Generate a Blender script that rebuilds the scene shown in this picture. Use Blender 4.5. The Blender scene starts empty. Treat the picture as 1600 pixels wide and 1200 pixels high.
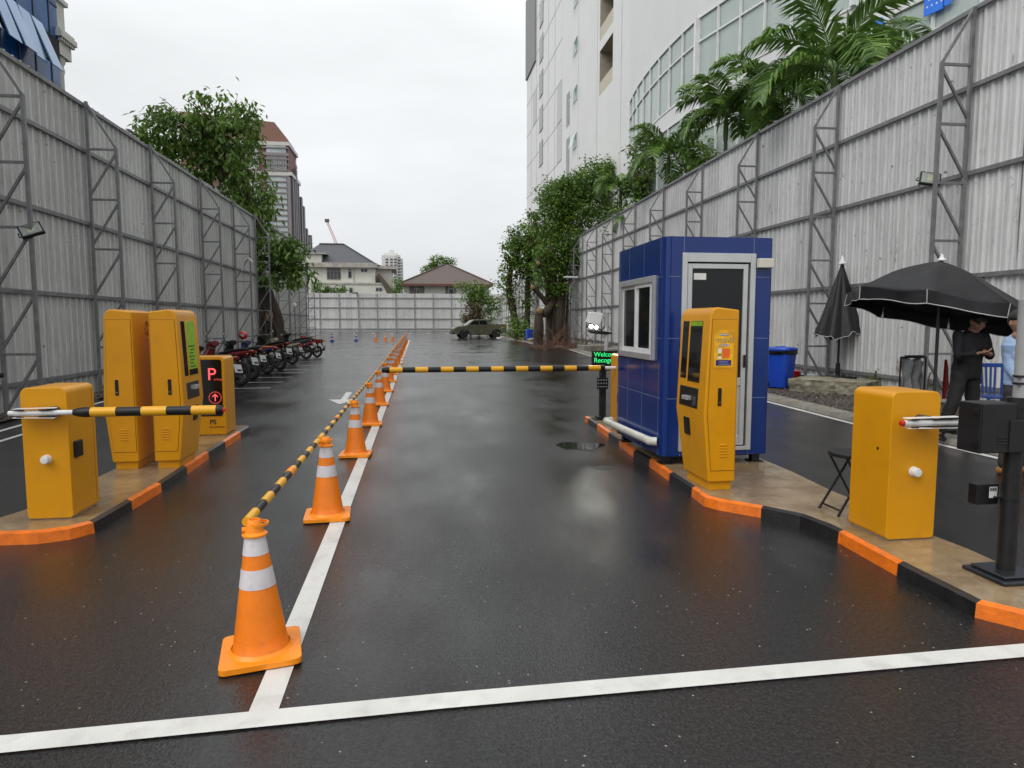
import bpy, bmesh, math, random
from mathutils import Vector, Matrix, Euler
R = math.radians
random.seed(7)
S = bpy.context.scene
C = S.collection
# ------------------------------------------------------------------ camera, sky, sun
FP = 1060.0; PITCH = math.atan(96/FP); YAW = R(8.05); HC = 1.55
cam = bpy.data.cameras.new('camera'); camo = bpy.data.objects.new('camera', cam); C.objects.link(camo)
cam.sensor_width = 36; cam.lens = 36*FP/1600; cam.clip_start = .05; cam.clip_end = 4000
camo.location = (0, 0, HC); camo.rotation_euler = (math.pi/2-PITCH, 0, -YAW)
S.camera = camo
S.render.resolution_x = 1024; S.render.resolution_y = 768
SUN_EL, SUN_AZ = R(48), R(238)
w = bpy.data.worlds.new('World'); S.world = w; w.use_nodes = True
nt = w.node_tree; N = nt.nodes; K = nt.links
bg = N['Background']; bg.inputs['Strength'].default_value = .1
sky = N.new('ShaderNodeTexSky'); sky.sky_type = 'NISHITA'; sky.sun_disc = False
sky.sun_elevation = SUN_EL; sky.sun_rotation = SUN_AZ; sky.air_density = 2; sky.dust_density = 4
hsv = N.new('ShaderNodeHueSaturation'); hsv.inputs['Saturation'].default_value = .12
K.new(sky.outputs[0], hsv.inputs['Color'])
tc = N.new('ShaderNodeTexCoord'); sx = N.new('ShaderNodeSeparateXYZ'); K.new(tc.outputs['Generated'], sx.inputs[0])
rz = N.new('ShaderNodeValToRGB'); K.new(sx.outputs[2], rz.inputs[0])
rz.color_ramp.elements[0].position = 0; rz.color_ramp.elements[0].color = (6.5, 6.75, 6.95, 1)
rz.color_ramp.elements[1].position = .6; rz.color_ramp.elements[1].color = (8.8, 9.0, 9.1, 1)
mp = N.new('ShaderNodeMapping'); mp.inputs['Scale'].default_value = (1.3, 1.3, 4); K.new(tc.outputs['Generated'], mp.inputs[0])
cn = N.new('ShaderNodeTexNoise'); cn.inputs['Scale'].default_value = 1.6; cn.inputs['Detail'].default_value = 5; cn.inputs['Roughness'].default_value = .5; K.new(mp.outputs[0], cn.inputs[0])
cr = N.new('ShaderNodeMapRange'); K.new(cn.outputs[0], cr.inputs[0]); cr.inputs[1].default_value = .3; cr.inputs[2].default_value = .7; cr.inputs[3].default_value = .86; cr.inputs[4].default_value = 1.08
mu = N.new('ShaderNodeVectorMath'); mu.operation = 'SCALE'; K.new(rz.outputs[0], mu.inputs[0]); K.new(cr.outputs[0], mu.inputs[3])
mx = N.new('ShaderNodeMix'); mx.data_type = 'RGBA'; mx.inputs[0].default_value = .88
K.new(hsv.outputs[0], mx.inputs[6]); K.new(mu.outputs[0], mx.inputs[7]); K.new(mx.outputs[2], bg.inputs['Color'])
sl = bpy.data.lights.new('sun', 'SUN'); so = bpy.data.objects.new('sun', sl); C.objects.link(so)
sl.energy = 1.3; sl.angle = R(45); sl.color = (1, .97, .93)
so.rotation_euler = (math.pi/2-SUN_EL, 0, math.pi-SUN_AZ)
S.view_settings.view_transform = 'Standard'; S.view_settings.look = 'None'; S.view_settings.exposure = .38; S.view_settings.gamma = 1
S.cycles.max_bounces = 6; S.cycles.transparent_max_bounces = 16

# ------------------------------------------------------------------ measuring: photograph pixel -> place in the world (lane axes)
def ray(u, v):
    x = (u-800)/FP; y = -(v-600)/FP
    X, Y, Z = x, math.cos(PITCH)+y*math.sin(PITCH), -math.sin(PITCH)+y*math.cos(PITCH)
    return (X*math.cos(YAW)+Y*math.sin(YAW), -X*math.sin(YAW)+Y*math.cos(YAW), Z)
def gd(u, v, z=0):
    r = ray(u, v); t = (z-HC)/r[2]; return (r[0]*t, r[1]*t)
def aty(u, v, Y):
    r = ray(u, v); t = Y/r[1]; return Vector((r[0]*t, Y, HC+r[2]*t))
def onx(u, v, X):
    r = ray(u, v); t = X/r[0]; return Vector((X, r[1]*t, HC+r[2]*t))

# ------------------------------------------------------------------ materials
MT = {}
def mat(name, rgb, rough=.5, metal=0, var=.12, scale=4, bump=0, bscale=60, coat=0, stretch=(1,1,1), emit=0, spec=.5, trans=0, alpha=1, dirt=0):
    if name in MT: return MT[name]
    m = bpy.data.materials.new(name); m.use_nodes = True; t = m.node_tree; n = t.nodes; k = t.links
    b = n['Principled BSDF']; b.inputs['Metallic'].default_value = metal; b.inputs['Roughness'].default_value = rough
    b.inputs['Specular IOR Level'].default_value = spec; b.inputs['Coat Weight'].default_value = coat; b.inputs['Coat Roughness'].default_value = .06
    b.inputs['Alpha'].default_value = alpha
    c = n.new('ShaderNodeTexCoord'); p = n.new('ShaderNodeMapping'); p.inputs['Scale'].default_value = stretch; k.new(c.outputs['Object'], p.inputs[0])
    no = n.new('ShaderNodeTexNoise'); no.inputs['Scale'].default_value = scale; no.inputs['Detail'].default_value = 6; k.new(p.outputs[0], no.inputs[0])
    rr = n.new('ShaderNodeMapRange'); k.new(no.outputs[0], rr.inputs[0]); rr.inputs[1].default_value = .3; rr.inputs[2].default_value = .7
    rr.inputs[3].default_value = 1-var; rr.inputs[4].default_value = 1+var
    v = n.new('ShaderNodeVectorMath'); v.operation = 'SCALE'; v.inputs[0].default_value = rgb; k.new(rr.outputs[0], v.inputs[3])
    out = v.outputs[0]
    if dirt:
        n3 = n.new('ShaderNodeTexNoise'); n3.inputs['Scale'].default_value = scale*2.7; n3.inputs['Detail'].default_value = 9; k.new(p.outputs[0], n3.inputs[0])
        r3 = n.new('ShaderNodeMapRange'); k.new(n3.outputs[0], r3.inputs[0]); r3.inputs[1].default_value = .52; r3.inputs[2].default_value = .75; r3.inputs[4].default_value = dirt
        m3 = n.new('ShaderNodeMix'); m3.data_type = 'RGBA'; k.new(r3.outputs[0], m3.inputs[0]); k.new(out, m3.inputs[6]); m3.inputs[7].default_value = (.09, .075, .055, 1)
        out = m3.outputs[2]
    k.new(out, b.inputs['Base Color'])
    if emit:
        b.inputs['Emission Color'].default_value = (*rgb, 1); b.inputs['Emission Strength'].default_value = emit
    rn = n.new('ShaderNodeMapRange'); k.new(no.outputs[0], rn.inputs[0]); rn.inputs[3].default_value = max(.02, rough*.75); rn.inputs[4].default_value = min(1, rough*1.3); k.new(rn.outputs[0], b.inputs['Roughness'])
    if bump:
        n2 = n.new('ShaderNodeTexNoise'); n2.inputs['Scale'].default_value = bscale; n2.inputs['Detail'].default_value = 4; k.new(p.outputs[0], n2.inputs[0])
        bp = n.new('ShaderNodeBump'); bp.inputs['Strength'].default_value = bump; bp.inputs['Distance'].default_value = .01; k.new(n2.outputs[0], bp.inputs['Height']); k.new(bp.outputs[0], b.inputs['Normal'])
    MT[name] = m; return m
def nodes(name):
    m = bpy.data.materials.new(name); m.use_nodes = True; MT[name] = m
    return m, m.node_tree.nodes, m.node_tree.links, m.node_tree.nodes['Principled BSDF']
def noise(n, k, vec, scale, detail=5, stretch=None, rough=.5):
    if stretch:
        p = n.new('ShaderNodeMapping'); p.inputs['Scale'].default_value = stretch; k.new(vec, p.inputs[0]); vec = p.outputs[0]
    o = n.new('ShaderNodeTexNoise'); o.inputs['Scale'].default_value = scale; o.inputs['Detail'].default_value = detail; o.inputs['Roughness'].default_value = rough; k.new(vec, o.inputs[0]); return o.outputs[0]
def rng(n, k, s, a, b, c, d):
    o = n.new('ShaderNodeMapRange'); k.new(s, o.inputs[0])
    for i, v in enumerate((a, b, c, d)): o.inputs[i+1].default_value = v
    return o.outputs[0]
def mixc(n, k, f, a, b):
    o = n.new('ShaderNodeMix'); o.data_type = 'RGBA'
    for i, v in ((0, f), (6, a), (7, b)):
        if isinstance(v, (int, float)): o.inputs[i].default_value = v
        elif isinstance(v, tuple): o.inputs[i].default_value = (*v, 1)
        else: k.new(v, o.inputs[i])
    return o.outputs[2]
def mth(n, k, op, a, b=None):
    o = n.new('ShaderNodeMath'); o.operation = op
    for i, v in ((0, a), (1, b)):
        if v is None: continue
        if isinstance(v, (int, float)): o.inputs[i].default_value = v
        else: k.new(v, o.inputs[i])
    return o.outputs[0]
# wet asphalt
def asphalt():
    m, n, k, b = nodes('wet asphalt'); c = n.new('ShaderNodeTexCoord').outputs['Object']
    big = noise(n, k, c, .35, 6); mid = noise(n, k, c, 1.6, 6, (1, .35, 1)); fine = noise(n, k, c, 70, 3)
    g2 = noise(n, k, c, 38, 4, None, .7)
    gr = mth(n, k, 'ADD', mth(n, k, 'MULTIPLY', fine, .5), mth(n, k, 'MULTIPLY', g2, .5))
    col = mixc(n, k, rng(n, k, gr, .40, .64, 0, 1), (.006, .006, .0063), (.030, .0295, .031))
    pt = noise(n, k, c, .22, 3, (1, .6, 1)); col = mixc(n, k, rng(n, k, pt, .47, .53, 0, .35), col, (.012, .0115, .011))
    brown = noise(n, k, c, .55, 5)  # brown patches put the yellow cabinets' vague reflections into the asphalt colour
    col = mixc(n, k, rng(n, k, brown, .58, .8, 0, .5), col, (.036, .021, .011))
    vo = n.new('ShaderNodeTexVoronoi'); vo.inputs['Scale'].default_value = 55; k.new(c, vo.inputs[0])
    vc = n.new('ShaderNodeSeparateColor'); k.new(vo.outputs['Color'], vc.inputs[0])
    chips = mth(n, k, 'MULTIPLY', mth(n, k, 'GREATER_THAN', vc.outputs[0], .988), mth(n, k, 'LESS_THAN', vo.outputs['Distance'], .25))
    col = mixc(n, k, chips, col, (.3, .28, .25))
    k.new(col, b.inputs['Base Color'])
    wet = mth(n, k, 'ADD', mth(n, k, 'MULTIPLY', big, .55), mth(n, k, 'MULTIPLY', mid, .45))
    k.new(rng(n, k, wet, .36, .64, .10, .25), b.inputs['Roughness'])
    b.inputs['Specular IOR Level'].default_value = .42
    bp = n.new('ShaderNodeBump'); bp.inputs['Distance'].default_value = .0068
    k.new(rng(n, k, wet, .40, .6, .25, .8), bp.inputs['Strength'])
    h = mth(n, k, 'ADD', noise(n, k, c, 95, 3), mth(n, k, 'MULTIPLY', g2, 1.1))
    k.new(h, bp.inputs['Height']); b2 = n.new('ShaderNodeBump'); b2.inputs['Distance'].default_value = .05; b2.inputs['Strength'].default_value = .12
    k.new(noise(n, k, c, 1.3, 3), b2.inputs['Height']); k.new(bp.outputs[0], b2.inputs['Normal']); k.new(b2.outputs[0], b.inputs['Normal'])
    return m
ASPH = asphalt()
def zinc(name, base, streak, rust=0, pitch=1.0, white=0):
    m, n, k, b = nodes(name); c = n.new('ShaderNodeTexCoord').outputs['Object']
    s = n.new('ShaderNodeSeparateXYZ'); k.new(c, s.inputs[0])
    fl = mth(n, k, 'FLOOR', mth(n, k, 'DIVIDE', s.outputs[0], pitch))
    wn = n.new('ShaderNodeTexWhiteNoise'); wn.noise_dimensions = '1D'; k.new(fl, wn.inputs['W'])
    st = noise(n, k, c, 14, 7, (1, 1, .05), .65); bl = noise(n, k, c, .9, 7); fn = noise(n, k, c, 9, 8, (1, 1, .35), .7)
    f = mth(n, k, 'ADD', mth(n, k, 'MULTIPLY', st, .5), mth(n, k, 'ADD', mth(n, k, 'MULTIPLY', bl, .3), mth(n, k, 'MULTIPLY', wn.outputs[0], .22)))
    col = mixc(n, k, rng(n, k, f, .38, .72, 0, 1), streak, base)
    col = mixc(n, k, rng(n, k, fn, .54, .72, 0, .45), col, (.19, .187, .18))
    if white:
        wv = n.new('ShaderNodeMath'); wv.operation = 'FRACT'; k.new(mth(n, k, 'DIVIDE', s.outputs[0], pitch/4), wv.inputs[0])
        col = mixc(n, k, mth(n, k, 'MULTIPLY', rng(n, k, fn, .42, .6, .2, 1), mth(n, k, 'MULTIPLY', mth(n, k, 'MULTIPLY', mth(n, k, 'GREATER_THAN', wv.outputs[0], .72), mth(n, k, 'LESS_THAN', wv.outputs[0], .88)), white)), col, (.78, .79, .78))
    fs_ = n.new('ShaderNodeMath'); fs_.operation = 'FRACT'; k.new(mth(n, k, 'DIVIDE', s.outputs[0], pitch), fs_.inputs[0])
    sm_ = mth(n, k, 'MULTIPLY', mth(n, k, 'LESS_THAN', fs_.outputs[0], .022), rng(n, k, noise(n, k, c, .8, 4, (3, 1, .6)), .44, .56, 0, .85))
    col = mixc(n, k, sm_, col, (.03, .03, .03))
    if rust:
        rn_ = noise(n, k, c, 2.6, 10, (1, 1, .22), .75)
        col = mixc(n, k, rng(n, k, rn_, .61, .68, 0, rust), col, (.10, .035, .015))
        sp = noise(n, k, c, 7, 6, (1, 1, 1), .7)
        col = mixc(n, k, rng(n, k, sp, .645, .67, 0, .85), col, (.05, .03, .025))
    k.new(col, b.inputs['Base Color']); b.inputs['Metallic'].default_value = 0
    k.new(rng(n, k, fn, .3, .7, .33, .6), b.inputs['Roughness'])
    bp = n.new('ShaderNodeBump'); bp.inputs['Strength'].default_value = .35; bp.inputs['Distance'].default_value = .02; k.new(noise(n, k, c, 2.5, 6, (1, 1, .3)), bp.inputs['Height']); k.new(bp.outputs[0], b.inputs['Normal'])
    return m
ZINC_L = zinc('weathered zinc sheet', (.62, .62, .595), (.38, .38, .365), .3, white=.6)
ZINC_R = zinc('patched zinc sheet', (.72, .72, .71), (.46, .46, .455), .85, white=.75)
ZINC_F = zinc('pale zinc sheet', (.68, .68, .66), (.50, .50, .49), 0)
STEEL = mat('grey painted steel', (.20, .20, .205), .42, .1, .2, 6, .1, 40, dirt=.3)
STEEL_F = mat('dark grey steel', (.27, .27, .275), .5, .2, .2)
def painted(name, rgb, rough, dirt):
    return mat(name, rgb, rough, 0, .05, 2.5, .05, 300, coat=.06, dirt=dirt, spec=.35)
YEL = painted('yellow powder coat', (.68, .295, .003), .36, .10)
YELD = mat('shadow seam', (.10, .045, .006), .7)
BLUE = mat('blue glazed panel', (.004, .027, .165), .13, 0, .08, 2, 0, spec=.45)
BLUES = mat('pale panel joint', (.15, .19, .32), .5)
BLK = mat('black plastic', (.010, .010, .011), .38, 0, .2, 8, spec=.35)
BLKM = mat('black metal', (.014, .014, .015), .4, 0, .2, 8, .08, 90, spec=.35)
RUB = mat('black rubber', (.018, .018, .018), .7, 0, .2, 10, .2, 120)
ALU = mat('brushed aluminium', (.56, .57, .57), .36, .55, .08, 5)
WHT = mat('white paint', (.74, .74, .73), .42, 0, .06, 5, dirt=.12)
WHTL = mat('road marking paint', (.68, .68, .65), .42, 0, .08, 3, .45, 130, dirt=.22)
GLS = mat('dark glass', (.010, .012, .013), .05, 0, .1, 2, spec=.3)
ORA = mat('cone orange', (.90, .215, .004), .42, 0, .08, 6, .15, 60, coat=.1, dirt=.2)
ORAB = mat('cone base orange', (.95, .285, .006), .4, 0, .06, 6, .05, 80, dirt=.16)
REFL = mat('reflective sheeting', (.66, .62, .64), .38, 0, .07, 12, dirt=.18)
KOR = mat('orange kerb paint', (.84, .18, .006), .42, 0, .18, 9, .3, 60, coat=.2, dirt=.3)
KBK = mat('black kerb paint', (.014, .014, .015), .32, 0, .3, 9, .3, 60)
STY = mat('yellow band', (.80, .40, .012), .35, 0, .06, 8)
CONC = mat('weathered concrete', (.26, .24, .20), .6, 0, .28, 3, .5, 40, dirt=.6)
RED = mat('red paint', (.50, .012, .012), .25, 0, .1, 4, coat=.5)
CHR = mat('chrome', (.6, .6, .6), .12, 1, .05)
GRE = mat('dark grey plastic', (.05, .05, .052), .45, 0, .15)
def wetslab():
    m, n, k, b = nodes('wet beige slab'); c = n.new('ShaderNodeTexCoord').outputs['Object']
    f = noise(n, k, c, 2.3, 9, None, .68); g = noise(n, k, c, 11, 8, None, .7)
    col = mixc(n, k, rng(n, k, f, .35, .66, 0, 1), (.38, .28, .155), (.17, .105, .055)); col = mixc(n, k, rng(n, k, g, .5, .72, 0, .5), col, (.42, .36, .26))
    k.new(col, b.inputs['Base Color']); k.new(rng(n, k, f, .44, .58, .05, .32), b.inputs['Roughness'])
    bp = n.new('ShaderNodeBump'); bp.inputs['Strength'].default_value = .18; bp.inputs['Distance'].default_value = .01; k.new(g, bp.inputs['Height']); k.new(bp.outputs[0], b.inputs['Normal'])
    return m
SLAB = wetslab()
GRAV = mat('gravel', (.085, .068, .058), .75, 0, .6, 34, 1, 60, spec=.4)
SOIL = mat('dirt', (.07, .05, .035), .85, 0, .4, 4, 1, 20)
def leafmat(name, a, b_, rough=.42):
    m, n, k, b = nodes(name); g = n.new('ShaderNodeNewGeometry'); c = n.new('ShaderNodeTexCoord').outputs['Object']
    f = mth(n, k, 'ADD', mth(n, k, 'MULTIPLY', g.outputs['Random Per Island'], .6), mth(n, k, 'MULTIPLY', noise(n, k, c, .9, 3), .5))
    k.new(mixc(n, k, rng(n, k, f, .25, .85, 0, 1), a, b_), b.inputs['Base Color']); b.inputs['Roughness'].default_value = rough
    tr = n.new('ShaderNodeBsdfTranslucent'); k.new(mixc(n, k, .5, a, b_), tr.inputs[0]); ms = n.new('ShaderNodeMixShader'); ms.inputs[0].default_value = .28
    k.new(b.outputs[0], ms.inputs[1]); k.new(tr.outputs[0], ms.inputs[2]); k.new(ms.outputs[0], n['Material Output'].inputs[0])
    return m
LEAF = leafmat('broad green leaves', (.065, .14, .02), (.24, .38, .065))
LEAFD = leafmat('glossy dark leaves', (.045, .105, .018), (.16, .28, .045))
LEAFY = leafmat('young bright leaves', (.10, .20, .015), (.24, .36, .05))
LEAFP = leafmat('palm leaflets', (.05, .118, .018), (.22, .37, .07), .35)
LEAFB = leafmat('dry brown leaves', (.09, .045, .028), (.16, .08, .05))
BARK = mat('bark', (.062, .043, .030), .85, 0, .4, 5, 1, 22, stretch=(1, 1, .3))
BARKL = mat('cut wood', (.30, .17, .075), .7, 0, .3, 8, .4, 30)
PTRK = mat('palm trunk', (.17, .17, .12), .7, 0, .3, 5, .4, 20, stretch=(.5, .5, 4))
def tilemat(name, a, b_):
    m, n, k, b = nodes(name); c = n.new('ShaderNodeTexCoord').outputs['Object']; s = n.new('ShaderNodeSeparateXYZ'); k.new(c, s.inputs[0])
    fz = n.new('ShaderNodeMath'); fz.operation = 'FRACT'; k.new(mth(n, k, 'MULTIPLY', s.outputs[2], 2.2), fz.inputs[0])
    f2 = mth(n, k, 'MULTIPLY', noise(n, k, c, 3, 6), 1.0)
    f = mth(n, k, 'ADD', mth(n, k, 'MULTIPLY', fz.outputs[0], .5), mth(n, k, 'MULTIPLY', f2, .6))
    k.new(mixc(n, k, rng(n, k, f, .2, .9, 0, 1), a, b_), b.inputs['Base Color']); b.inputs['Roughness'].default_value = .6
    return m

# ------------------------------------------------------------------ mesh building
class MB:
    def __init__(s): s.v = []; s.f = []; s.m = []; s.mi = 0
    def add(s, vs, fs, mi=None):
        o = len(s.v); s.v += [tuple(p) for p in vs]; s.f += [tuple(i+o for i in f) for f in fs]; s.m += [s.mi if mi is None else mi]*len(fs); return s
    def box(s, x0, y0, z0, x1, y1, z1, mi=None):
        return s.add([(x0,y0,z0),(x1,y0,z0),(x1,y1,z0),(x0,y1,z0),(x0,y0,z1),(x1,y0,z1),(x1,y1,z1),(x0,y1,z1)], [(0,3,2,1),(4,5,6,7),(0,1,5,4),(1,2,6,5),(2,3,7,6),(3,0,4,7)], mi)
    def bar(s, p, q, w, h=None, mi=None, up=(0,0,1)):
        h = h or w; p = Vector(p); q = Vector(q); d = (q-p).normalized(); u = Vector(up)
        if abs(d.dot(u)) > .98: u = Vector((1,0,0))
        a = d.cross(u).normalized()*w/2; b = a.cross(d).normalized()*h/2
        vs = [e+i*a+j*b for e in (p, q) for i, j in ((-1,-1),(1,-1),(1,1),(-1,1))]
        return s.add(vs, [(0,3,2,1),(4,5,6,7),(0,1,5,4),(1,2,6,5),(2,3,7,6),(3,0,4,7)], mi)
    def tube(s, pts, r, n=10, cap=True, mi=None, flat=1):
        pts = [Vector(p) for p in pts]; r = r if isinstance(r, (list, tuple)) else [r]*len(pts)
        vs = []; fs = []; pa = None
        for i, p in enumerate(pts):
            d = (pts[min(i+1, len(pts)-1)]-pts[max(i-1, 0)]).normalized()
            if pa is None:
                u = Vector((0,0,1)) if abs(d.z) < .9 else Vector((1,0,0)); pa = d.cross(u).normalized()
            pa = (pa-d*pa.dot(d)).normalized(); b = d.cross(pa)
            for j in range(n):
                t = 2*math.pi*j/n; vs.append(p+(pa*math.cos(t)+b*math.sin(t)*flat)*r[i])
        for i in range(len(pts)-1):
            for j in range(n):
                fs.append((i*n+j, i*n+(j+1)%n, (i+1)*n+(j+1)%n, (i+1)*n+j))
        if cap: fs.append(tuple(range(n-1, -1, -1))); fs.append(tuple((len(pts)-1)*n+j for j in range(n)))
        return s.add(vs, fs, mi)
    def prism(s, poly, ax, a, b, mi=None):
        # poly of 2D points in the plane normal to ax ('x': (y,z), 'y': (x,z), 'z': (x,y)), from a to b
        def P(p, t): return (t, p[0], p[1]) if ax == 'x' else (p[0], t, p[1]) if ax == 'y' else (p[0], p[1], t)
        n = len(poly); vs = [P(p, a) for p in poly]+[P(p, b) for p in poly]
        fs = [tuple(range(n-1, -1, -1)), tuple(range(n, 2*n))]+[(i, (i+1)%n, n+(i+1)%n, n+i) for i in range(n)]
        return s.add(vs, fs, mi)
    def lathe(s, prof, c=(0,0,0), n=24, ax='z', mi=None, cap=True):
        vs = []; fs = []
        for r, z in prof:
            for j in range(n):
                t = 2*math.pi*j/n; a, b = r*math.cos(t), r*math.sin(t)
                p = (a, b, z) if ax == 'z' else (z, a, b) if ax == 'x' else (a, z, b)
                vs.append((p[0]+c[0], p[1]+c[1], p[2]+c[2]))
        for i in range(len(prof)-1):
            for j in range(n): fs.append((i*n+j, i*n+(j+1)%n, (i+1)*n+(j+1)%n, (i+1)*n+j))
        if cap: fs.append(tuple(range(n-1, -1, -1))); fs.append(tuple((len(prof)-1)*n+j for j in range(n)))
        return s.add(vs, fs, mi)
    def loft(s, secs, n=14, mi=None, e=2.4):
        # secs: (centre, u-vector, v-vector) superellipse sections
        vs = []; fs = []
        for c, u, v in secs:
            c, u, v = Vector(c), Vector(u), Vector(v)
            for j in range(n):
                t = 2*math.pi*j/n; a, b = math.cos(t), math.sin(t)
                a = math.copysign(abs(a)**(2/e), a); b = math.copysign(abs(b)**(2/e), b); vs.append(c+u*a+v*b)
        for i in range(len(secs)-1):
            for j in range(n): fs.append((i*n+j, i*n+(j+1)%n, (i+1)*n+(j+1)%n, (i+1)*n+j))
        fs.append(tuple(range(n-1, -1, -1))); fs.append(tuple((len(secs)-1)*n+j for j in range(n)))
        return s.add(vs, fs, mi)
    def ball(s, c, r, n=12, mi=None, sc=(1,1,1)):
        vs = []; fs = []; m = max(4, n//2)
        for i in range(m+1):
            ph = math.pi*i/m
            for j in range(n):
                t = 2*math.pi*j/n; vs.append((c[0]+r*sc[0]*math.sin(ph)*math.cos(t), c[1]+r*sc[1]*math.sin(ph)*math.sin(t), c[2]+r*sc[2]*math.cos(ph)))
        for i in range(m):
            for j in range(n): fs.append((i*n+j, (i+1)*n+j, (i+1)*n+(j+1)%n, i*n+(j+1)%n))
        return s.add(vs, fs, mi)
    def build(s, name, mats, parent=None, smooth=False, bevel=0, fix=True, seg=2, ang=35):
        me = bpy.data.meshes.new(name); me.from_pydata(s.v, [], s.f)
        for m in (mats if isinstance(mats, (list, tuple)) else [mats]): me.materials.append(m)
        me.polygons.foreach_set('material_index', s.m)
        if fix:
            bm = bmesh.new(); bm.from_mesh(me); bmesh.ops.recalc_face_normals(bm, faces=bm.faces); bm.to_mesh(me); bm.free()
        if smooth:
            me.polygons.foreach_set('use_smooth', [True]*len(me.polygons)); me.set_sharp_from_angle(angle=R(ang))
        o = bpy.data.objects.new(name, me); C.objects.link(o)
        if parent: o.parent = parent
        if bevel:
            b = o.modifiers.new('edge', 'BEVEL'); b.width = bevel; b.segments = seg; b.limit_method = 'ANGLE'; b.angle_limit = R(32)
            me.polygons.foreach_set('use_smooth', [True]*len(me.polygons)); b.harden_normals = True
        return o
def tag(o, label=None, cat=None, group=None, kind=None):
    if label: o['label'] = label
    if cat: o['category'] = cat
    if group: o['group'] = group
    if kind: o['kind'] = kind
    return o
def thing(name, loc, label, cat, group=None, rz=0):
    o = bpy.data.objects.new(name, None); C.objects.link(o); o.location = loc; o.rotation_euler = (0, 0, rz)
    return tag(o, label, cat, group)
def dup(root, loc, rz, label, group=None):
    r = root.copy(); C.objects.link(r); r.location = loc; r.rotation_euler = (0, 0, rz); r['label'] = label
    if group: r['group'] = group
    for ch in list(root.children):
        c = ch.copy(); C.objects.link(c); c.parent = r
        for g in list(ch.children):
            d = g.copy(); C.objects.link(d); d.parent = c
    return r
def text(s, size, m, parent, loc, rot, name='lettering', extrude=.001, align='LEFT', bold=0, sp=1.0):
    cu = bpy.data.curves.new(name, 'FONT'); cu.body = s; cu.size = size; cu.extrude = extrude; cu.align_x = align; cu.offset = bold; cu.space_character = sp
    to = bpy.data.objects.new(name, cu); C.objects.link(to)
    me = bpy.data.meshes.new_from_object(to.evaluated_get(bpy.context.evaluated_depsgraph_get())); bpy.data.objects.remove(to)
    me.materials.clear(); me.materials.append(m)
    o = bpy.data.objects.new(name, me); C.objects.link(o); o.parent = parent; o.location = loc; o.rotation_euler = rot; return o

# ------------------------------------------------------------------ ground, markings, islands
g = MB(); g.add([(-1500,-300,0),(1500,-300,0),(1500,2500,0),(-1500,2500,0)], [(0,1,2,3)]); tag(g.build('ground', ASPH), kind='structure')
def strip(pts, wd, z=.004, mb=None):
    mb = mb or MB(); P = [Vector((p[0], p[1], 0)) for p in pts]; vs = []
    for i, p in enumerate(P):
        d = (P[min(i+1, len(P)-1)]-P[max(i-1, 0)]).normalized(); n = Vector((-d.y, d.x, 0))*wd/2
        vs += [(*(p-n).xy, z), (*(p+n).xy, z)]
    return mb.add(vs, [(2*i, 2*i+2, 2*i+3, 2*i+1) for i in range(len(P)-1)])
strip([(-.622, 2.66), (-.62, 6), (-.605, 14), (-.59, 30), (-.57, 60)], .115).build('lane_line', WHTL); tag(bpy.data.objects['lane_line'], kind='structure')
m = MB(); strip([(-4.5, 2.60), (-1.53, 2.603), (.1, 2.665), (2.83, 2.712), (6, 2.76)], .115, .008, m); tag(m.build('stop_line', WHTL), kind='structure')
m = MB(); strip([(6.62, 2), (6.58, 6.46), (6.60, 7.7), (6.63, 9.4), (6.82, 12.4), (7.3, 20), (7.99, 30.3), (8.75, 38.4), (8.75, 43.8), (8.45, 49.4), (8.55, 60), (8.73, 71.4)], .10, .004, m); tag(m.build('edge_line', WHTL), kind='structure')
m = MB(); strip([(-5.8, 7), (-5.91, 10.5), (-6.1, 14.2), (-6.1, 16)], .09, .004, m); strip([(-5.3, 7), (-5.42, 10.0), (-5.52, 13)], .08, .004, m); tag(m.build('edge_line', WHTL), kind='structure')
m = MB()
for (x0, x1, v) in [(330,423,606.2),(340,442,597),(360,458,589.3),(390,473,582.3),(400,480,577.2),(420,487,571.8),(440,494,564.7),(440,500,560.5),(440,505,557)]:
    a = gd(x0, v); b = gd(x1, v); strip([(a[0], b[1]+.0), b], .07, .004, m)
tag(m.build('parking_lines', WHTL), kind='structure')
# far parking lines and wheel stops
m = MB()
for i in range(11):
    x = -19+i*2.6; strip([(x, 96), (x, 101)], .12, .004, m)
for i in range(5): strip([(-17, 62+i*6.5), (-12.5, 62+i*6.5)], .12, .004, m)
strip([(-9.5, 58), (-2.4, 58)], .12, .004, m); strip([(4, 24), (8, 24.4)], .05, .004, m)
tag(m.build('bay_lines', WHTL), kind='structure')
m = MB(); P = [gd(530,632), gd(561,623.5), gd(542.5,624.3), gd(550.5,613), gd(541,613), gd(532.5,624.5), gd(514,624.5)]
m.add([(x, y, .004) for x, y in P], [(0,1,2,3,4,5,6)]); tag(m.build('arrow_marking', WHTL), kind='structure')
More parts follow.
